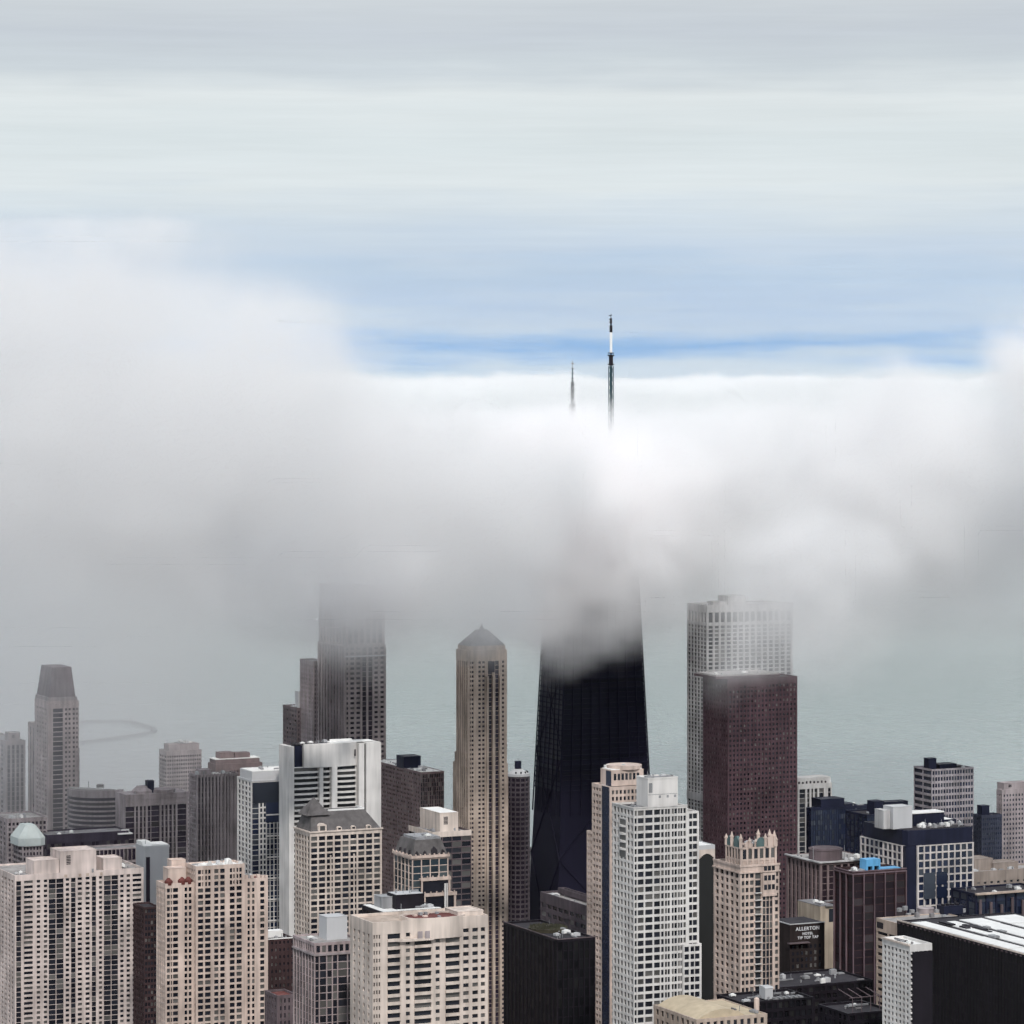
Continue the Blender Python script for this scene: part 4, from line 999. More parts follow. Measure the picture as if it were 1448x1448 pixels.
for (x0, x1, z0_, z1_) in ((1306, 1322, 1234, 1271), (1324, 1339, 1234, 1252), (1324, 1339, 1255, 1271)):
    q = MB(); q.box(b.uu(x0), b.uu(x1), -.12, .0, b.zz(z1_, 15), b.zz(z0_, 15)); b.part('glass_screen', q, G_BLUE)
ua, ub = b.uu(1263, 10), b.uu(1290, 10)
b.block('plant_tower', M_PALE, ua, ub, 10, 20, zq - .1, b.zz(1141, 5, 10), vents=False)
b.block('plant_tower', M_GREY, ua - 4.0, ua - .2, 13, 22, zq - .1, b.zz(1146, 0, 13), vents=False)
q = MB(); q.box(b.uu(1292, 16), b.uu(1335, 16), 16, 24, zq + .1, zq + 6.5); b.part('roof_house', q, M_NAVY)
q = MB(); q.box(b.uu(1291, 15), b.uu(1336, 15), 15.4, 24.6, zq + 6.5, zq + 7.1); b.part('house_roof', q, M_WROOF)
b.clutter(ub + 1, S0 - 2, 2.5, 14, zq + .15, 22, 2.2)
b.finish(M_OFFW, G_BLUE)

b = Building('dark_fin_tower', 'dark red-black tower with thin vertical fins and a sky-blue shelter on its roof', 'office tower', 1180, 1206, 1281, 1233, 1650)
W, S, zt = b.W, b.S, b.z
b.mass(0, S, 0, W, zt, S=rep(S, 5, .93, 'g'), W=rep(W, 3, .93, 'g'), fh=3.5, rd=.5, cap=2.4, roof=M_TAR, parapet=1.6)
q = MB()
for k in range(6): u = S * k / 5; q.box(u - .22, u + .22, -.6, .05, b.zlow, zt - 1.4)
for k in range(1, 4): v = W * k / 3; q.box(-.6, .05, v - .22, v + .22, b.zlow, zt - 1.4)
q.box(-.6, S + .3, -.6, .1, zt - 1.4, zt - .8).box(-.6, .1, .1, W, zt - 1.4, zt - .8).box(-.4, S + .3, -.4, .1, zt - .2, zt + .3).box(-.4, .1, .1, W, zt - .2, zt + .3)
b.part('fin', q, stone('rose_fin', (0.15, 0.105, 0.12)))
sh = MB(); ua, ub = b.uu(1225, 3), b.uu(1245, 3); z0 = zt - 1.6; z1 = b.zz(1216, 8, 3)
sh.box(ua, ub, 3, 9, z0 + 3.2, z1).box(ua, ua + .9, 3, 9, z0, z0 + 3.2).box(ub - .9, ub, 3, 9, z0, z0 + 3.2).box((ua + ub) / 2 - .5, (ua + ub) / 2 + .5, 3, 9, z0, z0 + 3.2)
o = b.part('roof_shelter', sh, M_SKYBLUE, label='sky-blue shelter with two dark openings')
q = MB(); q.box(ua + .9, ub - .9, 5, 8.8, z0, z0 + 3.15); q.build('shelter_interior', M_BLACK, o)
q = MB(); q.box(ub + .3, S - 1, 3, 9, zt - .3, zt + .15); b.part('roof_deck', q, M_SKYBLUE, label='sky-blue strip of roof beside the shelter')
b.clutter(1, ua - .5, 2, W - 3, zt - 1.6, 12, 3.2)
b.finish(M_DKRED, glass('red_black_glass', (0.012, 0.007, 0.010), (0.05, .04, .045), .15, .3, .3))

b = Building('tan_roof_block', 'tan block with a flat grey roof, a round tank and a dark cooling unit', 'office building', 1239, 1322, 1421, 1320, 1500)
W, S, zt = b.W, b.S, b.z
b.mass(0, S, 0, W, zt, S=rep(S, 12, .6), W=rep(W, 5, .9, 'o'), fh=3.1, wh=.45, rd=.5, cap=5.6, roof=M_GRAVEL, parapet=.4)
q = MB(); v = b.vv(1243.5); q.box(-.1, .0, v - 3.4, v + 2, zt - 4.2, zt - 1.5); b.part('louvre', q, M_TAR)
def RP(px, py):     # point on this roof seen at a photo position
    k = (px - CX) / F; dd = (EYE - zt + .4) * F / (py - HY); x = k * dd - b.X0; y = dd - b.D
    return (b.c * x + b.sn * y, -b.sn * x + b.c * y)
tx, ty = RP(1309, 1291)
q = MB(); q.cyl(tx, ty, 3.6, zt - .4, zt + 1.6, 24).cyl(tx, ty, 3.8, zt + 1.6, zt + 1.9, 24); b.part('tank', q, M_MAUVE)
q = MB(); q.cyl(tx, ty, .12, zt + 1.9, zt + 5, 6); b.part('aerial', q, M_STEEL)
cx_, cy_ = RP(1345, 1292)
o = b.block('cooling_unit', M_NAVY, cx_ - 5, cx_ + 5, cy_ - 2, cy_ + 4, zt - .4, zt + 3.2, vents=False)
for k in range(4):
    q = MB(); q.cyl(cx_ - 3.6 + k * 2.4, cy_ + 1, .95, zt + 3.2, zt + 4.0, 14); q.build('fan', M_BLACK, o)
for px, py in ((1272, 1289), (1280, 1287), (1290, 1291), (1297, 1297), (1318, 1297), (1325, 1292), (1335, 1297), (1362, 1290), (1285, 1295)):
    x, y = RP(px, py); q = MB(); h = random.uniform(.6, 1.8); q.box(x - 1, x + .8, y - .8, y + .8, zt - .4, zt + h); b.part('rooftop_unit', q, random.choice([M_STEEL, M_LEAD]))
b.finish(M_TAN)

b = Building('black_slab', 'large black office block with white roof strips filling the lower right corner', 'office building', 1268.5, 1530, 1700, 1372, 1240)
W, S, zt = b.W, b.S, b.z
b.mass(0, S, 0, W, zt, S=rep(S, 20, .84, 'g'), W=rep(W, 60, .84, 'g'), fh=3.4, rd=.25, cap=.9, roof=M_TAR, parapet=.3)
q = MB(); q.box(-.25, S, -.25, .2, zt, zt + .5).box(-.25, .2, .2, W, zt, zt + .5)
b.part('coping', q, M_CREAM)
q = MB()
for k in range(40): v = W * (k + .5) / 40; q.box(-.32, -.12, v - .9, v + .2, zt - .9, zt - .45)
b.pieces('edge_light', q, M_PINK)
def RQ(px, py):
    k = (px - CX) / F; dd = (EYE - zt + .3) * F / (py - HY); x = k * dd - b.X0; y = dd - b.D
    return (b.c * x + b.sn * y, -b.sn * x + b.c * y)
q = MB()
for (c0, c1, f0, f1) in ((2.5, 9.5, 2, W - 6), (12.5, 20, 4, W - 10), (23, 33, 1, W - 8), (36, 50, 3, W - 6)):
    v = f0
    while v < f1 - 2:
        e = min(f1, v + random.uniform(12, 34)); q.box(c0 + random.uniform(-.3, .3), c1 + random.uniform(-.5, .5), v, e, zt - .29, zt + .02); v = e + random.choice([.02, .3, 1.2])
b.part('roof_membrane', q, M_WROOF)
for k in range(14):
    x, y = random.uniform(10, 24), random.uniform(12, W - 12); q = MB(); q.box(x, x + random.uniform(.8, 2.4), y, y + random.uniform(2, 9), zt, zt + random.uniform(.3, .9)); b.part('roof_duct', q, random.choice([M_TAR, M_BLACK, M_STEEL]))
b.finish(M_BLACK, glass('black_glass', (0.004, 0.004, 0.005), (0.012, .012, .012), .1, .35, .25))

b = Building('white_grid_slab', 'narrow white facade of square dark windows against the black office block', 'apartment building', 1247.5, 1287, 1318, 1336, 1190)
W, S, zt = b.W, b.S, b.z
b.mass(0, S, 0, W, zt, W=rep(W, 7, .56, 'o'), S=rep(S, 5, .9, 'g'), fh=2.02, wh=.55, whW=.58, rd=.5, cap=2.4, roof=M_WROOF)
q = MB(); q.box(-.5, .2, .0, W, zt - .5, zt + .1)
b.part('coping', q, M_CREAM)
q = MB()
for k in range(int((zt - b.zlow - 2.4) / 2.02)): z = zt - 2.4 - k * 2.02; q.box(-.1, .5, -.55, -.02, z - .85, z - .2)
b.part('corner_balcony', q, M_WHITE, kind='stuff')
b.clutter(1, S - 1, 3, W - 3, zt - .8, 4, 1.2)
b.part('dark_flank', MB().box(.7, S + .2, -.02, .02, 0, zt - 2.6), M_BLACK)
b.finish(M_WHITE)

b = Building('white_rib_tower', 'pale tower with white full-height ribs and a crenellated cap right of the granite tower', 'apartment tower', 1118, 1129, 1176.5, 1109, 2330)
W, S, zt = b.W, b.S, b.z
it = [('p', 1130.5), ('g', 1139), ('p', 1141.5), ('g', 1145), ('p', 1147.5), ('g', 1150), ('p', 1152), ('g', 1156), ('p', 1158.5), ('g', 1165), ('p', 1171), ('g', 1175), ('p', 1176.5)]
b.mass(0, S, 0, W, zt, S=b.pxcols(1129, it), W=rep(W, 3, .5, 'g'), fh=3.2, rd=.9, cap=3.4, roof=M_WROOF)
q = MB(); q.box(b.uu(1129), b.uu(1176), 1.5, 14, zt - .9, b.zz(1100, 10)); b.part('penthouse', q, M_WHITE)
for k in range(8): u = b.uu(1131) + k * 2.9; b.part('vent', MB().cyl(u, 1, .6, zt, zt + random.uniform(1, 2.2), 8), M_TAR)
b.finish(M_WHITE, G_DARK)

b = Building('navy_stepped_slab', 'long navy-black building stepping down in front of the lake', 'apartment building', 1140, 1146.5, 1232, 1143, 2180)
W, S, zt = b.W, b.S, b.z
b.mass(0, S, 0, W, zt, S=rep(S, 26, .8, 'g'), W=rep(W, 3, .7, 'g'), fh=3.2, rd=.25, cap=1.5, roof=M_NAVY)
b.block('upper_step', M_NAVY, b.uu(1161, 4), b.uu(1194, 4), 4, 16, zt - 1, b.zz(1130.5, 15, 4), vents=False)
b.block('upper_step', M_NAVY, b.uu(1195, 4), b.uu(1210, 4), 4, 16, zt - 1, b.zz(1138, 25, 4), vents=False)
b.clutter(b.uu(1210), S - 2, 2, 12, zt - 1, 5, 1.5)
b.finish(M_NAVY, G_BLUE)

b = Building('navy_plant_block', 'navy block with dark rooftop plant behind the blue-topped office', 'office building', 1218, 1226, 1292, 1152, 2080)
W, S, zt = b.W, b.S, b.z
b.mass(0, S, 0, 25, zt, S=rep(S, 16, .8, 'g'), W=rep(25, 5, .7, 'g'), fh=3.4, rd=.25, cap=1.5, roof=M_TAR)
b.block('plant_room', M_NAVY, b.uu(1236, 4), b.uu(1250, 4), 4, 12, zt - 1, b.zz(1134, 6, 4), vents=False)
b.block('plant_room', M_NAVY, b.uu(1251, 6), b.uu(1284, 6), 6, 14, zt - 1, b.zz(1135, 16, 6), vents=False)
b.clutter(2, S - 2, 2, 22, zt - 1, 12, 3)
b.finish(M_NAVY, G_BLUE)

b = Building('white_canopy_hall', 'dark hall with a flat white roof just left of the lattice front tower', 'low building', 1283, 1288, 1352, 1162, 2160)
W, S, zt = b.W, b.S, b.z
b.mass(0, S, 0, 32, zt, S=rep(S, 8, .8, 'g'), W=rep(32, 6, .7, 'g'), fh=4, rd=.3, cap=1.2, roof=M_WROOF, parapet=.2)
b.finish(M_NAVY, G_BLUE)

b = Building('round_corner_tower', 'dark blue tower with pale speckled window rows by the right edge', 'apartment tower', 1376, 1388, 1417, 1153, 2220)
W, S, zt = b.W, b.S, b.z
b.mass(0, S, 0, W, zt, S=rep(S, 9, .5), W=rep(W, 5, .5), fh=3.1, wh=.5, rd=.4, cap=2, roof=M_TAR)
b.block('penthouse', M_NAVY, 3, S * .55, 4, 10, zt - 1, b.zz(1140, 4, 4), vents=False)
b.finish(stone('dark_blue_panel', (0.045, 0.05, 0.075)), G_BLUE)

b = Building('edge_brown_tower', 'brownish tower cut by the right edge of the view', 'apartment tower', 1409, 1417, 1470, 1117, 2260)
W, S, zt = b.W, b.S, b.z
b.mass(0, S, 0, W, zt, S=rep(S, 12, .5), W=rep(W, 3, .5), fh=3.1, wh=.5, rd=.4, cap=3, roof=M_TAR)
b.block('penthouse', M_MAUVE, 4, S - 5, 4, 12, zt - 1, zt + 3.5)
b.finish(M_MAUVE, G_BLUE)

b = Building('low_beige_hall', 'low beige stepped building with flat roofs at the right edge, behind the blue-topped office', 'low building', 1352, 1376, 1475, 1233, 1980)
W, S, zt = b.W, b.S, b.z
M_TANB = stone('pale_tan_brick', (0.30, 0.25, 0.22))
b.mass(0, S, 0, W, zt, S=rep(S, 10, .4), W=rep(W, 8, .4), fh=3.6, wh=.35, cap=6, roof=M_GRAVEL)
b.block('upper_storey', M_TANB, b.uu(1378, 8), b.uu(1404, 8), 8, 22, zt - 1, b.zz(1216, 4, 8), vents=False)
b.block('upper_storey', M_TANB, b.uu(1405, 6), b.uu(1440, 6), 6, 18, zt - 1, b.zz(1221, 18, 6), vents=False)
b.clutter(2, S - 4, 2, 6, zt - .8, 7, 2)
b.finish(M_TANB)

b = Building('columned_dark_block', 'dark block with pinkish columns below the low beige building at the right edge', 'office building', 1372, 1380, 1480, 1264, 1800)
W, S, zt = b.W, b.S, b.z
b.mass(0, S, 0, 24, zt, S=rep(S, 7, .85, 'g'), W=rep(24, 3, .8, 'g'), fh=3.6, cap=1.2, roof=M_TAR)
q = MB()
for k in range(7): u = 2 + k * (S - 3) / 6.2; q.cyl(u, -1.2, .8, b.zlow, zt - 3 - (k % 3) * 1.6, 12)
b.part('column', q, M_PINK, kind='stuff')
q = MB(); q.box(-.5, S, -2.2, .1, zt - .5, zt + .4); b.part('cornice', q, M_TAN)
b.clutter(2, S - 2, 3, 20, zt - .9, 9, 2)
b.finish(M_NAVY, G_BLUE)

b = Building('drum_roof_block', 'dark brown block with pale roof edge and a low round drum on top', 'office building', 1112, 1160, 1240, 1220, 1870)
W, S, zt = b.W, b.S, b.z
b.mass(0, S, 0, W, zt, S=rep(S, 8, .72, 'g'), W=rep(W, 8, .6, 'g'), fh=3.4, rd=.7, cap=1.4, roof=M_GRAVEL, parapet=.3)
q = MB(); q.box(-1.2, S + 1, -1.2, .1, zt - .2, zt + .5).box(-1.2, .1, .1, W, zt - .2, zt + .5); b.part('cornice', q, M_GREY)
cu, cv = b.uu(1170, 12), 14
q = MB(); q.cyl(cu, cv, 9.0, zt - .3, zt + 5.0, 32).cyl(cu, cv, 9.3, zt + 5.0, zt + 5.5, 32).cyl(cu, cv, 8.2, zt + 5.5, zt + 5.9, 32); b.part('drum', q, M_PINK)
for a in (1150, 1194): b.part('aerial', MB().cyl(b.uu(a, 5), 5, .15, zt, zt + 8, 6), M_STEEL)
b.clutter(b.uu(1190), S - 2, 3, W * .5, zt - .3, 8, 2.4); b.clutter(1, 6, 2, W - 3, zt - .3, 4, 1.6)
b.finish(M_BROWNB, glass('red_black_glass'))

b = Building('tan_shaft', 'tan blank wall with one tall window between the sign-bearing hotel and the dark fin tower', 'office building', 1128, 1160, 1181, 1282, 1740)
W, S, zt = b.W, b.S, b.z
b.wall.box(0, S, 0, W, 0, zt)
q = MB(); q.box(b.uu(1172), b.uu(1178), -.1, .02, zt - 8, zt - 1.5); b.part('tall_window', q, G_DARK)
q = MB(); q.box(b.uu(1168, -1), S + 1.5, -1.4, .0, zt, zt + .5).box(b.uu(1167, -1), S + 1.5, -1.2, 0, zt + 2.4, zt + 2.9).box(-.1, S + .1, .1, W, zt, zt + .3); b.part('roof', q, M_LEAD)
b.clutter(1, S - 2, 2, W - 2, zt + .3, 5, 1.8)
b.finish(stone('tan_render', (0.40, 0.33, 0.26)))

# ---- hotel with painted roof sign
b = Building('sign_hotel', 'black-brown hotel block with white painted letters on its upper wall', 'hotel', 1088, 1117, 1166, 1308, 1690)
W, S, zt = b.W, b.S, b.z
m = b.wall; m.box(0, S, 0, W, 0, zt)
q = MB(); q.box(-.15, S + .1, -.15, .25, zt, zt + .45).box(-.15, .25, .25, W, zt, zt + .45); b.part('coping', q, M_PALE)
b.part('roof', MB().box(.3, S - .2, .3, W - .2, zt + .01, zt + .1), M_TAR)
def sign(text, px, py, size, ):
    cu = bpy.data.curves.new('sign_lettering', 'FONT'); cu.body = text; cu.size = size; cu.align_x = 'CENTER'; cu.align_y = 'CENTER'; cu.extrude = .05; cu.space_character = 1.15; cu.offset = .05
    o = bpy.data.objects.new('sign_lettering', cu); COL.objects.link(o); cu.materials.append(M_SIGNW)
    dg = bpy.context.evaluated_depsgraph_get(); me = bpy.data.meshes.new_from_object(o.evaluated_get(dg)); bpy.data.objects.remove(o)
    o = link('sign_lettering', me, b.root); u = b.uu(px); o.location = (u, -.1, b.zz(py, u)); o.rotation_euler = (R(90), 0, 0)
sign('ALLERTON', 1142, 1313, 2.4); sign('HOTEL', 1142, 1320, 1.7); sign('TIP TOP TAP', 1142.5, 1325.5, 1.8)
q = MB(); zz = b.zz(1332, 5); q.box(-1.5, S * .5, -3, .0, zz - .4, zz); b.part('ledge', q, M_PINK)
g = MB()
for k in range(26):
    for j in range(7):
        u = 1.2 + j * (S - 2) / 7; z = b.zz(1336, 8) - k * 3.1; g.box(u, u + 1.1, -.05, .02, z - 1.7, z)
g2 = MB(); g2.bx = g.bx[100:]; g.bx = g.bx[:100]
b.pieces('window', g, G_DARK); b.part('window', g2, G_DARK, kind='stuff')
b.finish(stone('black_brown_brick', (0.028, 0.02, 0.02)))

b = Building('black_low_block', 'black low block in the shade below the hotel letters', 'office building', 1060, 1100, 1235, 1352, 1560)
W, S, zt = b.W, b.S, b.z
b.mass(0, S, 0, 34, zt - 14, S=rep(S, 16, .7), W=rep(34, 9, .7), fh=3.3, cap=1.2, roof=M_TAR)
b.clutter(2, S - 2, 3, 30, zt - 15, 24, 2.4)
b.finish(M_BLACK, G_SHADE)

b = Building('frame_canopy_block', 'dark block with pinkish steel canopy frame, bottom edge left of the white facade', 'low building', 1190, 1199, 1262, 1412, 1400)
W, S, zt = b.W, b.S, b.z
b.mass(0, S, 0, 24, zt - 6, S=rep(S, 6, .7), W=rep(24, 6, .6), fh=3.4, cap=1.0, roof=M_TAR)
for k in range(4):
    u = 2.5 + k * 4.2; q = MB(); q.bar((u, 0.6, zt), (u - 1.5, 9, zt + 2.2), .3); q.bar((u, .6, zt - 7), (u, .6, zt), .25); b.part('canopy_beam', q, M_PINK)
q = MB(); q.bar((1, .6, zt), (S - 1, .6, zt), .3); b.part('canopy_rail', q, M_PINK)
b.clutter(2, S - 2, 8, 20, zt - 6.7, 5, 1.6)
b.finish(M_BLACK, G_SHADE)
# ------------------------------------------------------------------ ground, lake, breakwater
def sheet(name, pts, z, mat, kind='structure'):
    me = bpy.data.meshes.new(name); me.from_pydata([(x, y, z) for x, y in pts], [], [tuple(range(len(pts)))]); me.materials.append(mat)
    o = bpy.data.objects.new(name, me); COL.objects.link(o); o['kind'] = kind; return o
mw, nt, bs = _new('lake_water'); N, L = nt.nodes, nt.links
bs.inputs['Base Color'].default_value = (0.23, 0.285, 0.275, 1); bs.inputs['Roughness'].default_value = .18; bs.inputs['IOR'].default_value = 1.33
tc = N.new('ShaderNodeTexCoord'); n1 = N.new('ShaderNodeTexNoise'); n1.inputs['Scale'].default_value = .05; n1.inputs['Detail'].default_value = 6
mp = N.new('ShaderNodeMapping'); mp.inputs['Scale'].default_value = (1, .6, 1); L.new(tc.outputs['Object'], mp.inputs[0]); L.new(mp.outputs[0], n1.inputs['Vector'])
bp = N.new('ShaderNodeBump'); bp.inputs['Strength'].default_value = 1; bp.inputs['Distance'].default_value = .6; L.new(n1.outputs['Fac'], bp.inputs['Height']); L.new(bp.outputs[0], bs.inputs['Normal'])
H = 60000
sheet('lake_water', [(-H, -H), (H, -H), (H, H), (-H, H)], -1.5, mw)
M_GROUND = stone('city_ground', (0.06, 0.058, 0.057), streak=False, var=.4)
shore = [(900, 1500), (700, 2350), (520, 2720), (300, 2880), (150, 3010), (20, 3080), (-120, 3160), (-260, 3270), (-420, 3440), (-700, 3560), (-1100, 3700)]
g = MB(); g.prism([(-6000, -3000), (900, -3000)] + shore + [(-6000, 3900)], -6, 0); g.build('ground', M_GROUND, kind='structure')
# street grid: asphalt sheets just above the ground, with kerbed sidewalks
M_ASPH = stone('asphalt', (0.045, 0.045, 0.047), streak=False, var=.3)
st = MB()
E_ = Vector((CE, SE, 0)); N_ = Vector((-SE, CE, 0))
def road(o, d, n, l0, l1, w):
    a, c = o + d * l0, o + d * l1; h = n * (w / 2)
    st.add([(a - h)[:2] + (0.004,) if False else (a.x - h.x, a.y - h.y, 0.004), (c.x - h.x, c.y - h.y, 0.004), (c.x + h.x, c.y + h.y, 0.004), (a.x + h.x, a.y + h.y, 0.004)], [(0, 1, 2, 3)])
for k in range(-3, 5): road(Vector((0, 2000, 0)) + E_ * (k * 125 + 52), N_, E_, -700, 700, 14)
st.build('road', M_ASPH, kind='structure')
bw = MB(); pts = []
# hooked breakwater out in the lake
def G(px, py): d = F * (EYE + 1.5) / (py - HY); return Vector((wx(px, d), d, 0))
path = [G(60, 1026), G(100, 1024), (G(125, 1022)), G(150, 1021.4), G(172, 1021.6), G(188, 1023), G(201, 1026.5), G(210, 1030), G(217, 1033), G(219, 1034.3), G(217, 1036), G(205, 1038.6), G(185, 1042), G(160, 1046), G(135, 1049), G(112, 1051.4), G(60, 1055)]
for a, c in zip(path[:-1], path[1:]):
    d = (c - a).normalized(); n = Vector((-d.y, d.x, 0)) * 2.6
    bw.prism([(a.x - n.x, a.y - n.y), (c.x - n.x, c.y - n.y), (c.x + n.x, c.y + n.y), (a.x + n.x, a.y + n.y)], -4, 1.6)
o = bw.build('breakwater', stone('breakwater_rock', (0.045, 0.042, 0.046), streak=False)); o['label'] = 'long hooked breakwater curving out in the grey lake beside the fading tower'; o['category'] = 'breakwater'
bea = MB(); p = G(186, 1022.5); bea.cyl(p.x, p.y, 2.0, 1.6, 7, 10).cyl(p.x, p.y, 1.2, 7, 9.5, 8, .2); bea.build('beacon', M_STEEL, o)

# ------------------------------------------------------------------ clouds (real volumes)
class Fld:
    """tiny expression builder for geometry node fields"""
    def __init__(s, nt): s.nt = nt
    def m(s, op, *a, clamp=False):
        n = s.nt.nodes.new('ShaderNodeMath'); n.operation = op; n.use_clamp = clamp
        for i, x in enumerate(a):
            if isinstance(x, (int, float)): n.inputs[i].default_value = x
            else: s.nt.links.new(x, n.inputs[i])
        return n.outputs[0]
    def ss(s, x, a, b):
        n = s.nt.nodes.new('ShaderNodeMapRange'); n.interpolation_type = 'SMOOTHSTEP'
        s.nt.links.new(x, n.inputs['Value'])
        for k, q in (('From Min', a), ('From Max', b)):
            if isinstance(q, (int, float)): n.inputs[k].default_value = q
            else: s.nt.links.new(q, n.inputs[k])
        return n.outputs['Result']
    def noise(s, vec, scale, detail=4, rough=.55, squash=(1, 1, 1), off=(0, 0, 0)):
        v = s.nt.nodes.new('ShaderNodeVectorMath'); v.operation = 'MULTIPLY_ADD'; s.nt.links.new(vec, v.inputs[0]); v.inputs[1].default_value = squash; v.inputs[2].default_value = off
        n = s.nt.nodes.new('ShaderNodeTexNoise'); n.inputs['Scale'].default_value = scale; n.inputs['Detail'].default_value = detail; n.inputs['Roughness'].default_value = rough
        s.nt.links.new(v.outputs[0], n.inputs['Vector']); return n.outputs[0]
    def warp(s, vec, scale, amt, detail=2):
        n = s.nt.nodes.new('ShaderNodeTexNoise'); n.inputs['Scale'].default_value = scale; n.inputs['Detail'].default_value = detail
        s.nt.links.new(vec, n.inputs['Vector'])
        a = s.nt.nodes.new('ShaderNodeVectorMath'); a.operation = 'SUBTRACT'; s.nt.links.new(n.outputs[1], a.inputs[0]); a.inputs[1].default_value = (.5, .5, .5)
        b = s.nt.nodes.new('ShaderNodeVectorMath'); b.operation = 'MULTIPLY_ADD'; s.nt.links.new(a.outputs[0], b.inputs[0]); b.inputs[1].default_value = (amt, amt, amt * .6); s.nt.links.new(vec, b.inputs[2])
        return b.outputs[0]
    def blob(s, vec, c, r):
        v = s.nt.nodes.new('ShaderNodeVectorMath'); v.operation = 'SUBTRACT'; s.nt.links.new(vec, v.inputs[0]); v.inputs[1].default_value = c
        w = s.nt.nodes.new('ShaderNodeVectorMath'); w.operation = 'DIVIDE'; s.nt.links.new(v.outputs[0], w.inputs[0]); w.inputs[1].default_value = r
        l = s.nt.nodes.new('ShaderNodeVectorMath'); l.operation = 'LENGTH'; s.nt.links.new(w.outputs[0], l.inputs[0])
        return l.outputs['Value']

def cloud_material(name, dens, aniso, color=(1, 1, 1)):
    m = bpy.data.materials.new(name); m.use_nodes = True; nt = m.node_tree; nt.nodes.clear()
    out = nt.nodes.new('ShaderNodeOutputMaterial'); pv = nt.nodes.new('ShaderNodeVolumePrincipled')
    pv.inputs['Color'].default_value = (*color, 1); pv.inputs['Density'].default_value = dens; pv.inputs['Anisotropy'].default_value = aniso
    pv.inputs['Density Attribute'].default_value = 'density'
    nt.links.new(pv.outputs[0], out.inputs['Volume']); m.cycles.volume_step_rate = 1.0
    return m

def cloud(name, lo, hi, res, mat, build):
    nt = bpy.data.node_groups.new(name + '_field', 'GeometryNodeTree')
    nt.interface.new_socket('Geometry', in_out='OUTPUT', socket_type='NodeSocketGeometry')
    out = nt.nodes.new('NodeGroupOutput'); vc = nt.nodes.new('GeometryNodeVolumeCube'); sm = nt.nodes.new('GeometryNodeSetMaterial')
    pos = nt.nodes.new('GeometryNodeInputPosition').outputs[0]
    sep = nt.nodes.new('ShaderNodeSeparateXYZ'); nt.links.new(pos, sep.inputs[0])
    f = Fld(nt); d = build(f, pos, sep.outputs[0], sep.outputs[1], sep.outputs[2])
    nt.links.new(d, vc.inputs['Density']); vc.inputs['Min'].default_value = lo; vc.inputs['Max'].default_value = hi
    for k, a in zip(res, 'XYZ'): vc.inputs['Resolution ' + a].default_value = k
    vc.inputs['Background'].default_value = 0.0
    sm.inputs['Material'].default_value = mat
    nt.links.new(vc.outputs[0], sm.inputs[0]); nt.links.new(sm.outputs[0], out.inputs[0])
    vol = bpy.data.volumes.new(name); vol.materials.append(mat)
    o = bpy.data.objects.new(name, vol); COL.objects.link(o); o['kind'] = 'stuff'
    md = o.modifiers.new('field', 'NODES'); md.node_group = nt
    return o

def PB(px, py, d, rx, ry, rz):
    """ellipsoid centre and radii; px, py locate the centre as seen in the photo at distance d"""
    return (wx(px, d), d, wz(py, d)), (rx, ry, rz)

def bank(f, pos, x, y, z):
    n1 = f.noise(pos, 1 / 150, 6, .66)
    n2 = f.noise(pos, 1 / 45, 4, .6, off=(31, 7, 3))
    nn = f.m('ADD', f.m('MULTIPLY', f.m('SUBTRACT', n1, .5), 1.5), f.m('MULTIPLY', f.m('SUBTRACT', n2, .5), 1.5))
    tot = None
    pos = f.warp(pos, 1 / 170, 110, 3)
    for (c, r), wgt, soft, tear in BLOBS:
        l = f.blob(pos, c, r)
        e = f.m('ADD', l, f.m('MULTIPLY', nn, -tear))
        q = f.m('MULTIPLY', f.ss(e, 1.0, 1.0 - soft), wgt)
        tot = q if tot is None else f.m('MAXIMUM', tot, q)
    # stratus sheet behind the towers
    base = f.m('ADD', 232, f.m('MULTIPLY', f.m('SUBTRACT', n1, .5), 90))
    top = f.m('ADD', 374, f.m('MULTIPLY', nn, 62))
    lay = f.m('MULTIPLY', f.ss(f.m('SUBTRACT', z, base), -80, 110), f.ss(f.m('SUBTRACT', top, z), -6, 16))
    lay = f.m('MULTIPLY', lay, f.m('MULTIPLY', f.ss(y, 2480, 2700), f.ss(y, 3700, 3200)))
    tot = f.m('MAXIMUM', tot, f.m('MULTIPLY', lay, LAYER_W))
    n4 = f.noise(pos, 1 / 26, 3, .65, squash=(1, 1, 1.6), off=(9, 4, 17))
    tot = f.m('MULTIPLY', tot, f.ss(f.m('ADD', f.m('MULTIPLY', n4, .6), f.m('MULTIPLY', n2, .5)), .33, .78))
    tot = f.m('MULTIPLY', tot, 2.0)
    tot = f.m('MULTIPLY', tot, f.m('ADD', .22, f.m('MULTIPLY', f.ss(z, 225, 365), .78)))
    # thin mist hanging between the farther towers, thicker to the left
    mist = f.m('ADD', f.m('MULTIPLY', f.ss(y, 2200, 3000), .012), f.m('MULTIPLY', f.m('MULTIPLY', f.ss(x, -110, -380), f.ss(y, 1950, 2350)), .08))
    mist = f.m('MULTIPLY', mist, f.m('ADD', .5, n1))
    return f.m('MAXIMUM', f.m('SUBTRACT', f.m('MAXIMUM', tot, mist), .002), 0.0)

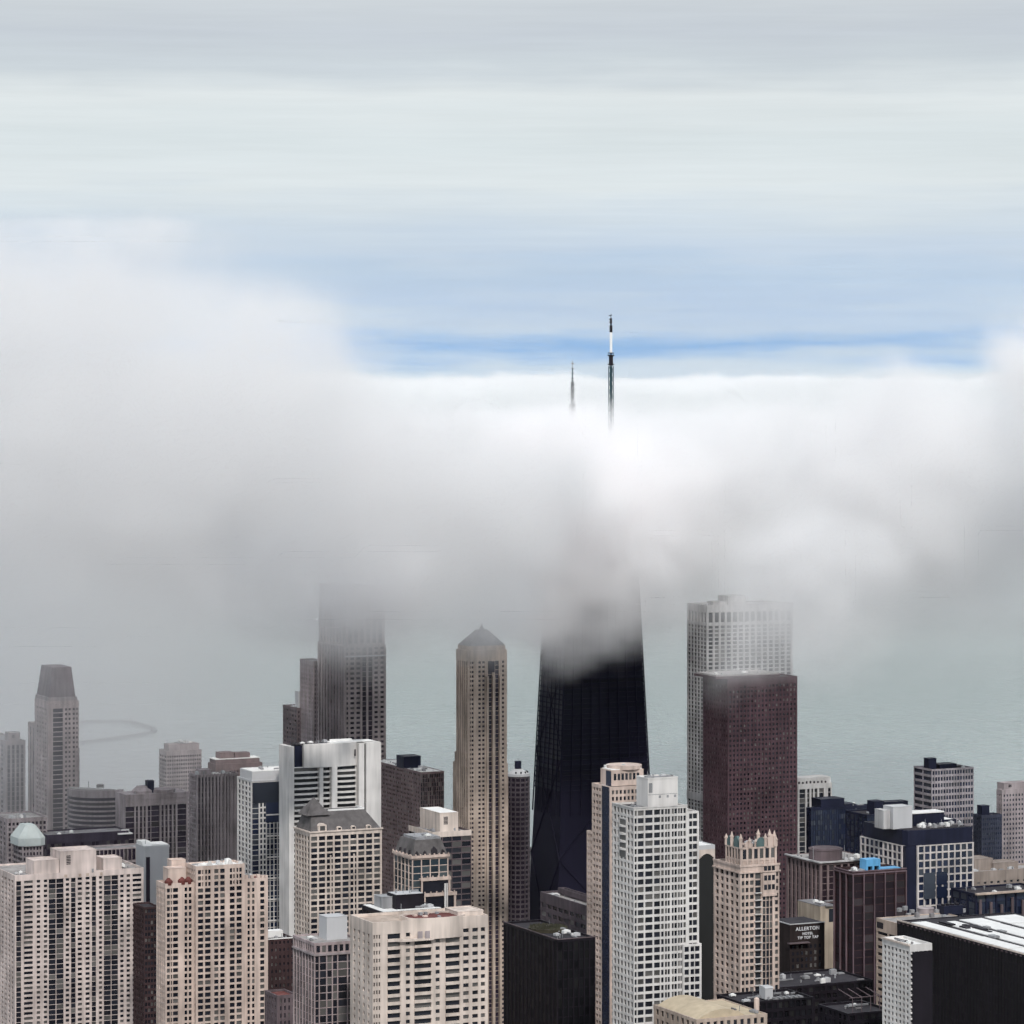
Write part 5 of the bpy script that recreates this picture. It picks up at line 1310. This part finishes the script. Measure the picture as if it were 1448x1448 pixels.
LAYER_W = 1.0
BLOBS = [
    # ellipsoid, density factor, softness of its edge, how far the noise tears its outline
    (PB(60, 550, 1980, 170, 200, 132), .6, .7, .6),
    (PB(90, 400, 1960, 130, 140, 66), .55, .85, .75),
    (PB(300, 640, 2020, 130, 200, 108), .8, .6, .65),
    (PB(190, 320, 1960, 62, 120, 40), .5, .95, .8),
    (PB(400, 520, 2030, 72, 120, 60), .7, .65, .65),
    (PB(540, 690, 2060, 92, 120, 74), .8, .65, .7),
    (PB(690, 720, 2075, 84, 110, 62), 1.1, .6, .7),
    (PB(830, 755, 2315, 112, 105, 98), 5.0, .65, .55),
    (PB(845, 675, 2335, 100, 85, 54), 3.8, .4, .45),
    (PB(815, 885, 2335, 70, 46, 42), 10.0, .75, .6),
    (PB(1005, 730, 2590, 140, 110, 92), 1.8, .55, .6),
    (PB(1150, 850, 2230, 70, 80, 72), 3.4, .85, .5),
    (PB(1350, 700, 2360, 180, 120, 92), 1.3, .55, .65),
    (PB(1465, 590, 2260, 60, 90, 64), 1.3, .6, .55),
    (PB(0, 990, 2230, 95, 85, 90), .8, .95, .6),
    (PB(475, 830, 2215, 110, 70, 66), 3.6, .95, .45),
    (PB(685, 868, 2115, 62, 45, 36), 5.0, .95, .6),
    (PB(495, 835, 2262, 66, 48, 54), 7.0, .85, .35),
    (PB(1450, 525, 2300, 46, 70, 46), 2.2, .6, .5),
    (PB(60, 290, 1960, 90, 100, 34), .3, .9, .8),
    (PB(1118, 925, 2105, 46, 36, 34), 4.0, .95, .7),
]
M_CLOUD = cloud_material('cloud_vapour', 0.016, -0.1, (.999, .991, .991))
cloud('cloud_bank', (-520, 1600, 0), (520, 3700, 500), (208, 262, 100), M_CLOUD, bank)

def deck(f, pos, x, y, z):
    n1 = f.noise(pos, 1 / 700, 4, .55, squash=(1, .5, 1))
    top = f.m('ADD', 384, f.m('MULTIPLY', f.m('SUBTRACT', n1, .5), 120))
    lay = f.ss(f.m('SUBTRACT', top, z), -3, 30)
    return f.m('MAXIMUM', f.m('SUBTRACT', f.m('MULTIPLY', lay, f.ss(y, 7000, 8600)), .01), 0.0)
M_DECK = cloud_material('cloud_deck_vapour', 0.004, 0.2, (.99, .988, .987))
cloud('cloud_deck', (-3200, 7000, 0), (3200, 16000, 500), (130, 150, 50), M_DECK, deck)

def billows(f, pos, x, y, z):
    # rounded heads over the lake, their tops close to the level of the eye
    n1 = f.noise(pos, 1 / 420, 2, .5, squash=(1, .7, 0), off=(5.2, 1.7, 0))
    n2 = f.noise(pos, 1 / 120, 3, .55, squash=(1, .7, .5), off=(2.2, 8.7, 0))
    n3 = f.noise(pos, 1 / 60, 4, .6)
    dome = f.m('SUBTRACT', 1.0, f.m('ABSOLUTE', f.m('MULTIPLY', f.m('SUBTRACT', n2, .5), 4.0)))
    top = f.m('ADD', f.m('ADD', 382, f.m('MULTIPLY', f.m('SUBTRACT', n1, .5), 120)), f.m('ADD', f.m('MULTIPLY', dome, 26), f.m('MULTIPLY', f.m('SUBTRACT', n3, .5), 40)))
    lay = f.m('MULTIPLY', f.ss(f.m('SUBTRACT', top, z), -2, 10), f.ss(f.m('ADD', y, f.m('MULTIPLY', z, 1.2)), 5500, 6300))
    lay = f.m('MULTIPLY', lay, f.m('ADD', .12, f.m('MULTIPLY', f.ss(z, 120, 330), .88)))
    fog = f.m('MULTIPLY', f.m('MULTIPLY', f.ss(y, 3850, 5600), f.ss(z, 300, 60)), .045)
    return f.m('MAXIMUM', f.m('SUBTRACT', f.m('MAXIMUM', lay, fog), .002), 0.0)
M_BILL = cloud_material('cloud_billow_vapour', 0.014, 0.0, (.996, .993, .992))
cloud('cloud_billows', (-1250, 3850, 0), (1250, 7400, 470), (250, 178, 78), M_BILL, billows)

# ------------------------------------------------------------------ sky, sun
SUN_EL, SUN_AZ = 42.0, 8.0      # azimuth: degrees to the right of straight behind the camera
w = bpy.data.worlds.new('World'); scene.world = w; w.use_nodes = True
N, L = w.node_tree.nodes, w.node_tree.links; N.clear()
out = N.new('ShaderNodeOutputWorld'); bg = N.new('ShaderNodeBackground'); L.new(bg.outputs[0], out.inputs[0])
sky = N.new('ShaderNodeTexSky'); sky.sky_type = 'NISHITA'; sky.sun_disc = False; sky.sun_elevation = R(SUN_EL); sky.sun_rotation = R(180 - SUN_AZ)
bg.inputs['Strength'].default_value = .1
tc = N.new('ShaderNodeTexCoord'); sp_ = N.new('ShaderNodeSeparateXYZ'); L.new(tc.outputs['Generated'], sp_.inputs[0])
def mth(op, a, b_, clamp=False):
    n = N.new('ShaderNodeMath'); n.operation = op; n.use_clamp = clamp
    for i, q in enumerate((a, b_)):
        if isinstance(q, (int, float)): n.inputs[i].default_value = q
        elif q is not None: L.new(q, n.inputs[i])
    return n.outputs[0]
def wn(scale, detail, rough=.5, off=(0, 0, 0)):
    mp = N.new('ShaderNodeMapping'); mp.inputs['Scale'].default_value = scale; mp.inputs['Location'].default_value = off; L.new(tc.outputs['Generated'], mp.inputs[0])
    n = N.new('ShaderNodeTexNoise'); n.inputs['Scale'].default_value = 1; n.inputs['Detail'].default_value = detail; n.inputs['Roughness'].default_value = rough; L.new(mp.outputs[0], n.inputs['Vector']); return n.outputs['Fac']
na = wn((5, 5, 160), 5, .55); nb = wn((15, 15, 85), 4, .55, (3, 1, 5))
elev = mth('ADD', sp_.outputs['Z'], mth('MULTIPLY', mth('SUBTRACT', na, .5), .010))
elev = mth('ADD', elev, mth('MULTIPLY', mth('SUBTRACT', nb, .5), .016))
cr = N.new('ShaderNodeValToRGB'); L.new(mth('DIVIDE', elev, .125), cr.inputs['Fac'])
def lin(h): 
    c = [int(h[i:i + 2], 16) / 255 for i in (0, 2, 4)]
    return tuple(x / 12.92 if x <= .04045 else ((x + .055) / 1.055) ** 2.4 for x in c)
# sky seen between and under thin high cloud sheets: colour by height above the horizon
stops = [(-.02, 'DCE4EA'), (0.0, 'D6E2EC'), (.004, 'C3D7E9'), (.0074, '92BAE4'), (.0095, '7FB0E2'), (.0118, '94BBE4'), (.015, 'B4CBE5'), (.022, 'B3CAE4'), (.030, 'B8CDE3'), (.036, 'C7D6E6'), (.045, 'D0DCE6'), (.056, 'DEE6E9'), (.068, 'DAE3E6'), (.080, 'E0E7E9'), (.090, 'CDD6DC'), (.098, 'C8D0D8'), (.110, 'CFD6DB')]
e = cr.color_ramp.elements
while len(e) > 1: e.remove(e[-1])
e[0].position = 0; e[0].color = (*lin('DCE4EA'), 1)
for z, h in stops[1:]:
    x = e.new(min(.999, max(0.0, z / .125))); x.color = (*lin(h), 1)
nc = wn((16, 16, 420), 7, .65, (7, 2, 9)); nd = wn((6, 6, 22), 2, .5, (1, 4, 2))
sc = N.new('ShaderNodeVectorMath'); sc.operation = 'SCALE'; L.new(mth('ADD', 8.7, mth('ADD', mth('MULTIPLY', nc, 1.3), mth('MULTIPLY', nd, 1.3))), sc.inputs['Scale'])
hz = N.new('ShaderNodeMix'); hz.data_type = 'RGBA'; hz.inputs[7].default_value = (*lin('CBDAE7'), 1); L.new(cr.outputs[0], hz.inputs[6])
ne = wn((9, 9, 90), 4, .6, (11, 3, 4))
mz = N.new('ShaderNodeMapRange'); mz.inputs['From Min'].default_value = .44; mz.inputs['From Max'].default_value = .68; mz.inputs['To Max'].default_value = .8; L.new(ne, mz.inputs['Value'])
ml = N.new('ShaderNodeMapRange'); ml.inputs['From Min'].default_value = .045; ml.inputs['From Max'].default_value = .02; L.new(sp_.outputs['Z'], ml.inputs['Value'])
L.new(mth('MULTIPLY', mz.outputs[0], ml.outputs[0]), hz.inputs[0]); L.new(hz.outputs[2], sc.inputs[0])
# brightness added to the unseen veil above the frame, softly lighting clouds and city
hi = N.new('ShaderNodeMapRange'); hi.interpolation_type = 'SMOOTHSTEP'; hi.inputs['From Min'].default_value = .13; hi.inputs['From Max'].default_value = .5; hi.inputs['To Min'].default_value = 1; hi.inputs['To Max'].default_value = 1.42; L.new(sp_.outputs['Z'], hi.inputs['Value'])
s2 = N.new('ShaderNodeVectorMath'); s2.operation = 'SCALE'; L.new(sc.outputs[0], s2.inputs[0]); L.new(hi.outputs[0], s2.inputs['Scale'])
# higher up the veil thins and the clear sky shows through
mixn = N.new('ShaderNodeMix'); mixn.data_type = 'RGBA'
mr = N.new('ShaderNodeMapRange'); mr.inputs['From Min'].default_value = .12; mr.inputs['From Max'].default_value = .55; mr.inputs['To Max'].default_value = .35; L.new(sp_.outputs['Z'], mr.inputs['Value'])
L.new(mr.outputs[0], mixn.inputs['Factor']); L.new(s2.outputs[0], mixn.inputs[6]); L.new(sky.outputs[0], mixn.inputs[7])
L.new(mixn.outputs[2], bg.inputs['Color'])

sl = bpy.data.lights.new('sun', 'SUN'); sl.energy = 2.4; sl.angle = R(4); sl.color = (1, .965, .92)
so = bpy.data.objects.new('sun', sl); COL.objects.link(so)
az = R(SUN_AZ); dirv = Vector((math.sin(az) * math.cos(R(SUN_EL)), -math.cos(az) * math.cos(R(SUN_EL)), math.sin(R(SUN_EL))))
so.rotation_euler = dirv.to_track_quat('Z', 'Y').to_euler(); so.location = (0, 0, 900)

# ------------------------------------------------------------------ camera, render
cam = bpy.data.cameras.new('camera'); co = bpy.data.objects.new('camera', cam); COL.objects.link(co); scene.camera = co
co.location = (0, 0, EYE); co.rotation_euler = (R(90), 0, 0)
cam.sensor_fit = 'HORIZONTAL'; cam.sensor_width = 36; cam.lens = F / 1448 * 36
cam.shift_y = -(724 - HY) / 1448; cam.clip_start = 1; cam.clip_end = 200000
vs = scene.view_settings; vs.view_transform = 'Standard'; vs.look = 'None'; vs.exposure = 0; vs.gamma = 1
cy = scene.cycles
cy.max_bounces = 24; cy.diffuse_bounces = 3; cy.glossy_bounces = 3; cy.transmission_bounces = 2; cy.volume_bounces = 24; cy.transparent_max_bounces = 4
cy.volume_max_steps = 512; cy.volume_step_rate = 1.0
cy.use_denoising = True; cy.denoiser = 'OPENIMAGEDENOISE'; cy.denoising_input_passes = 'RGB_ALBEDO_NORMAL'; cy.denoising_prefilter = 'ACCURATE'
cy.use_adaptive_sampling = True; cy.adaptive_threshold = 0.05; cy.adaptive_min_samples = 12
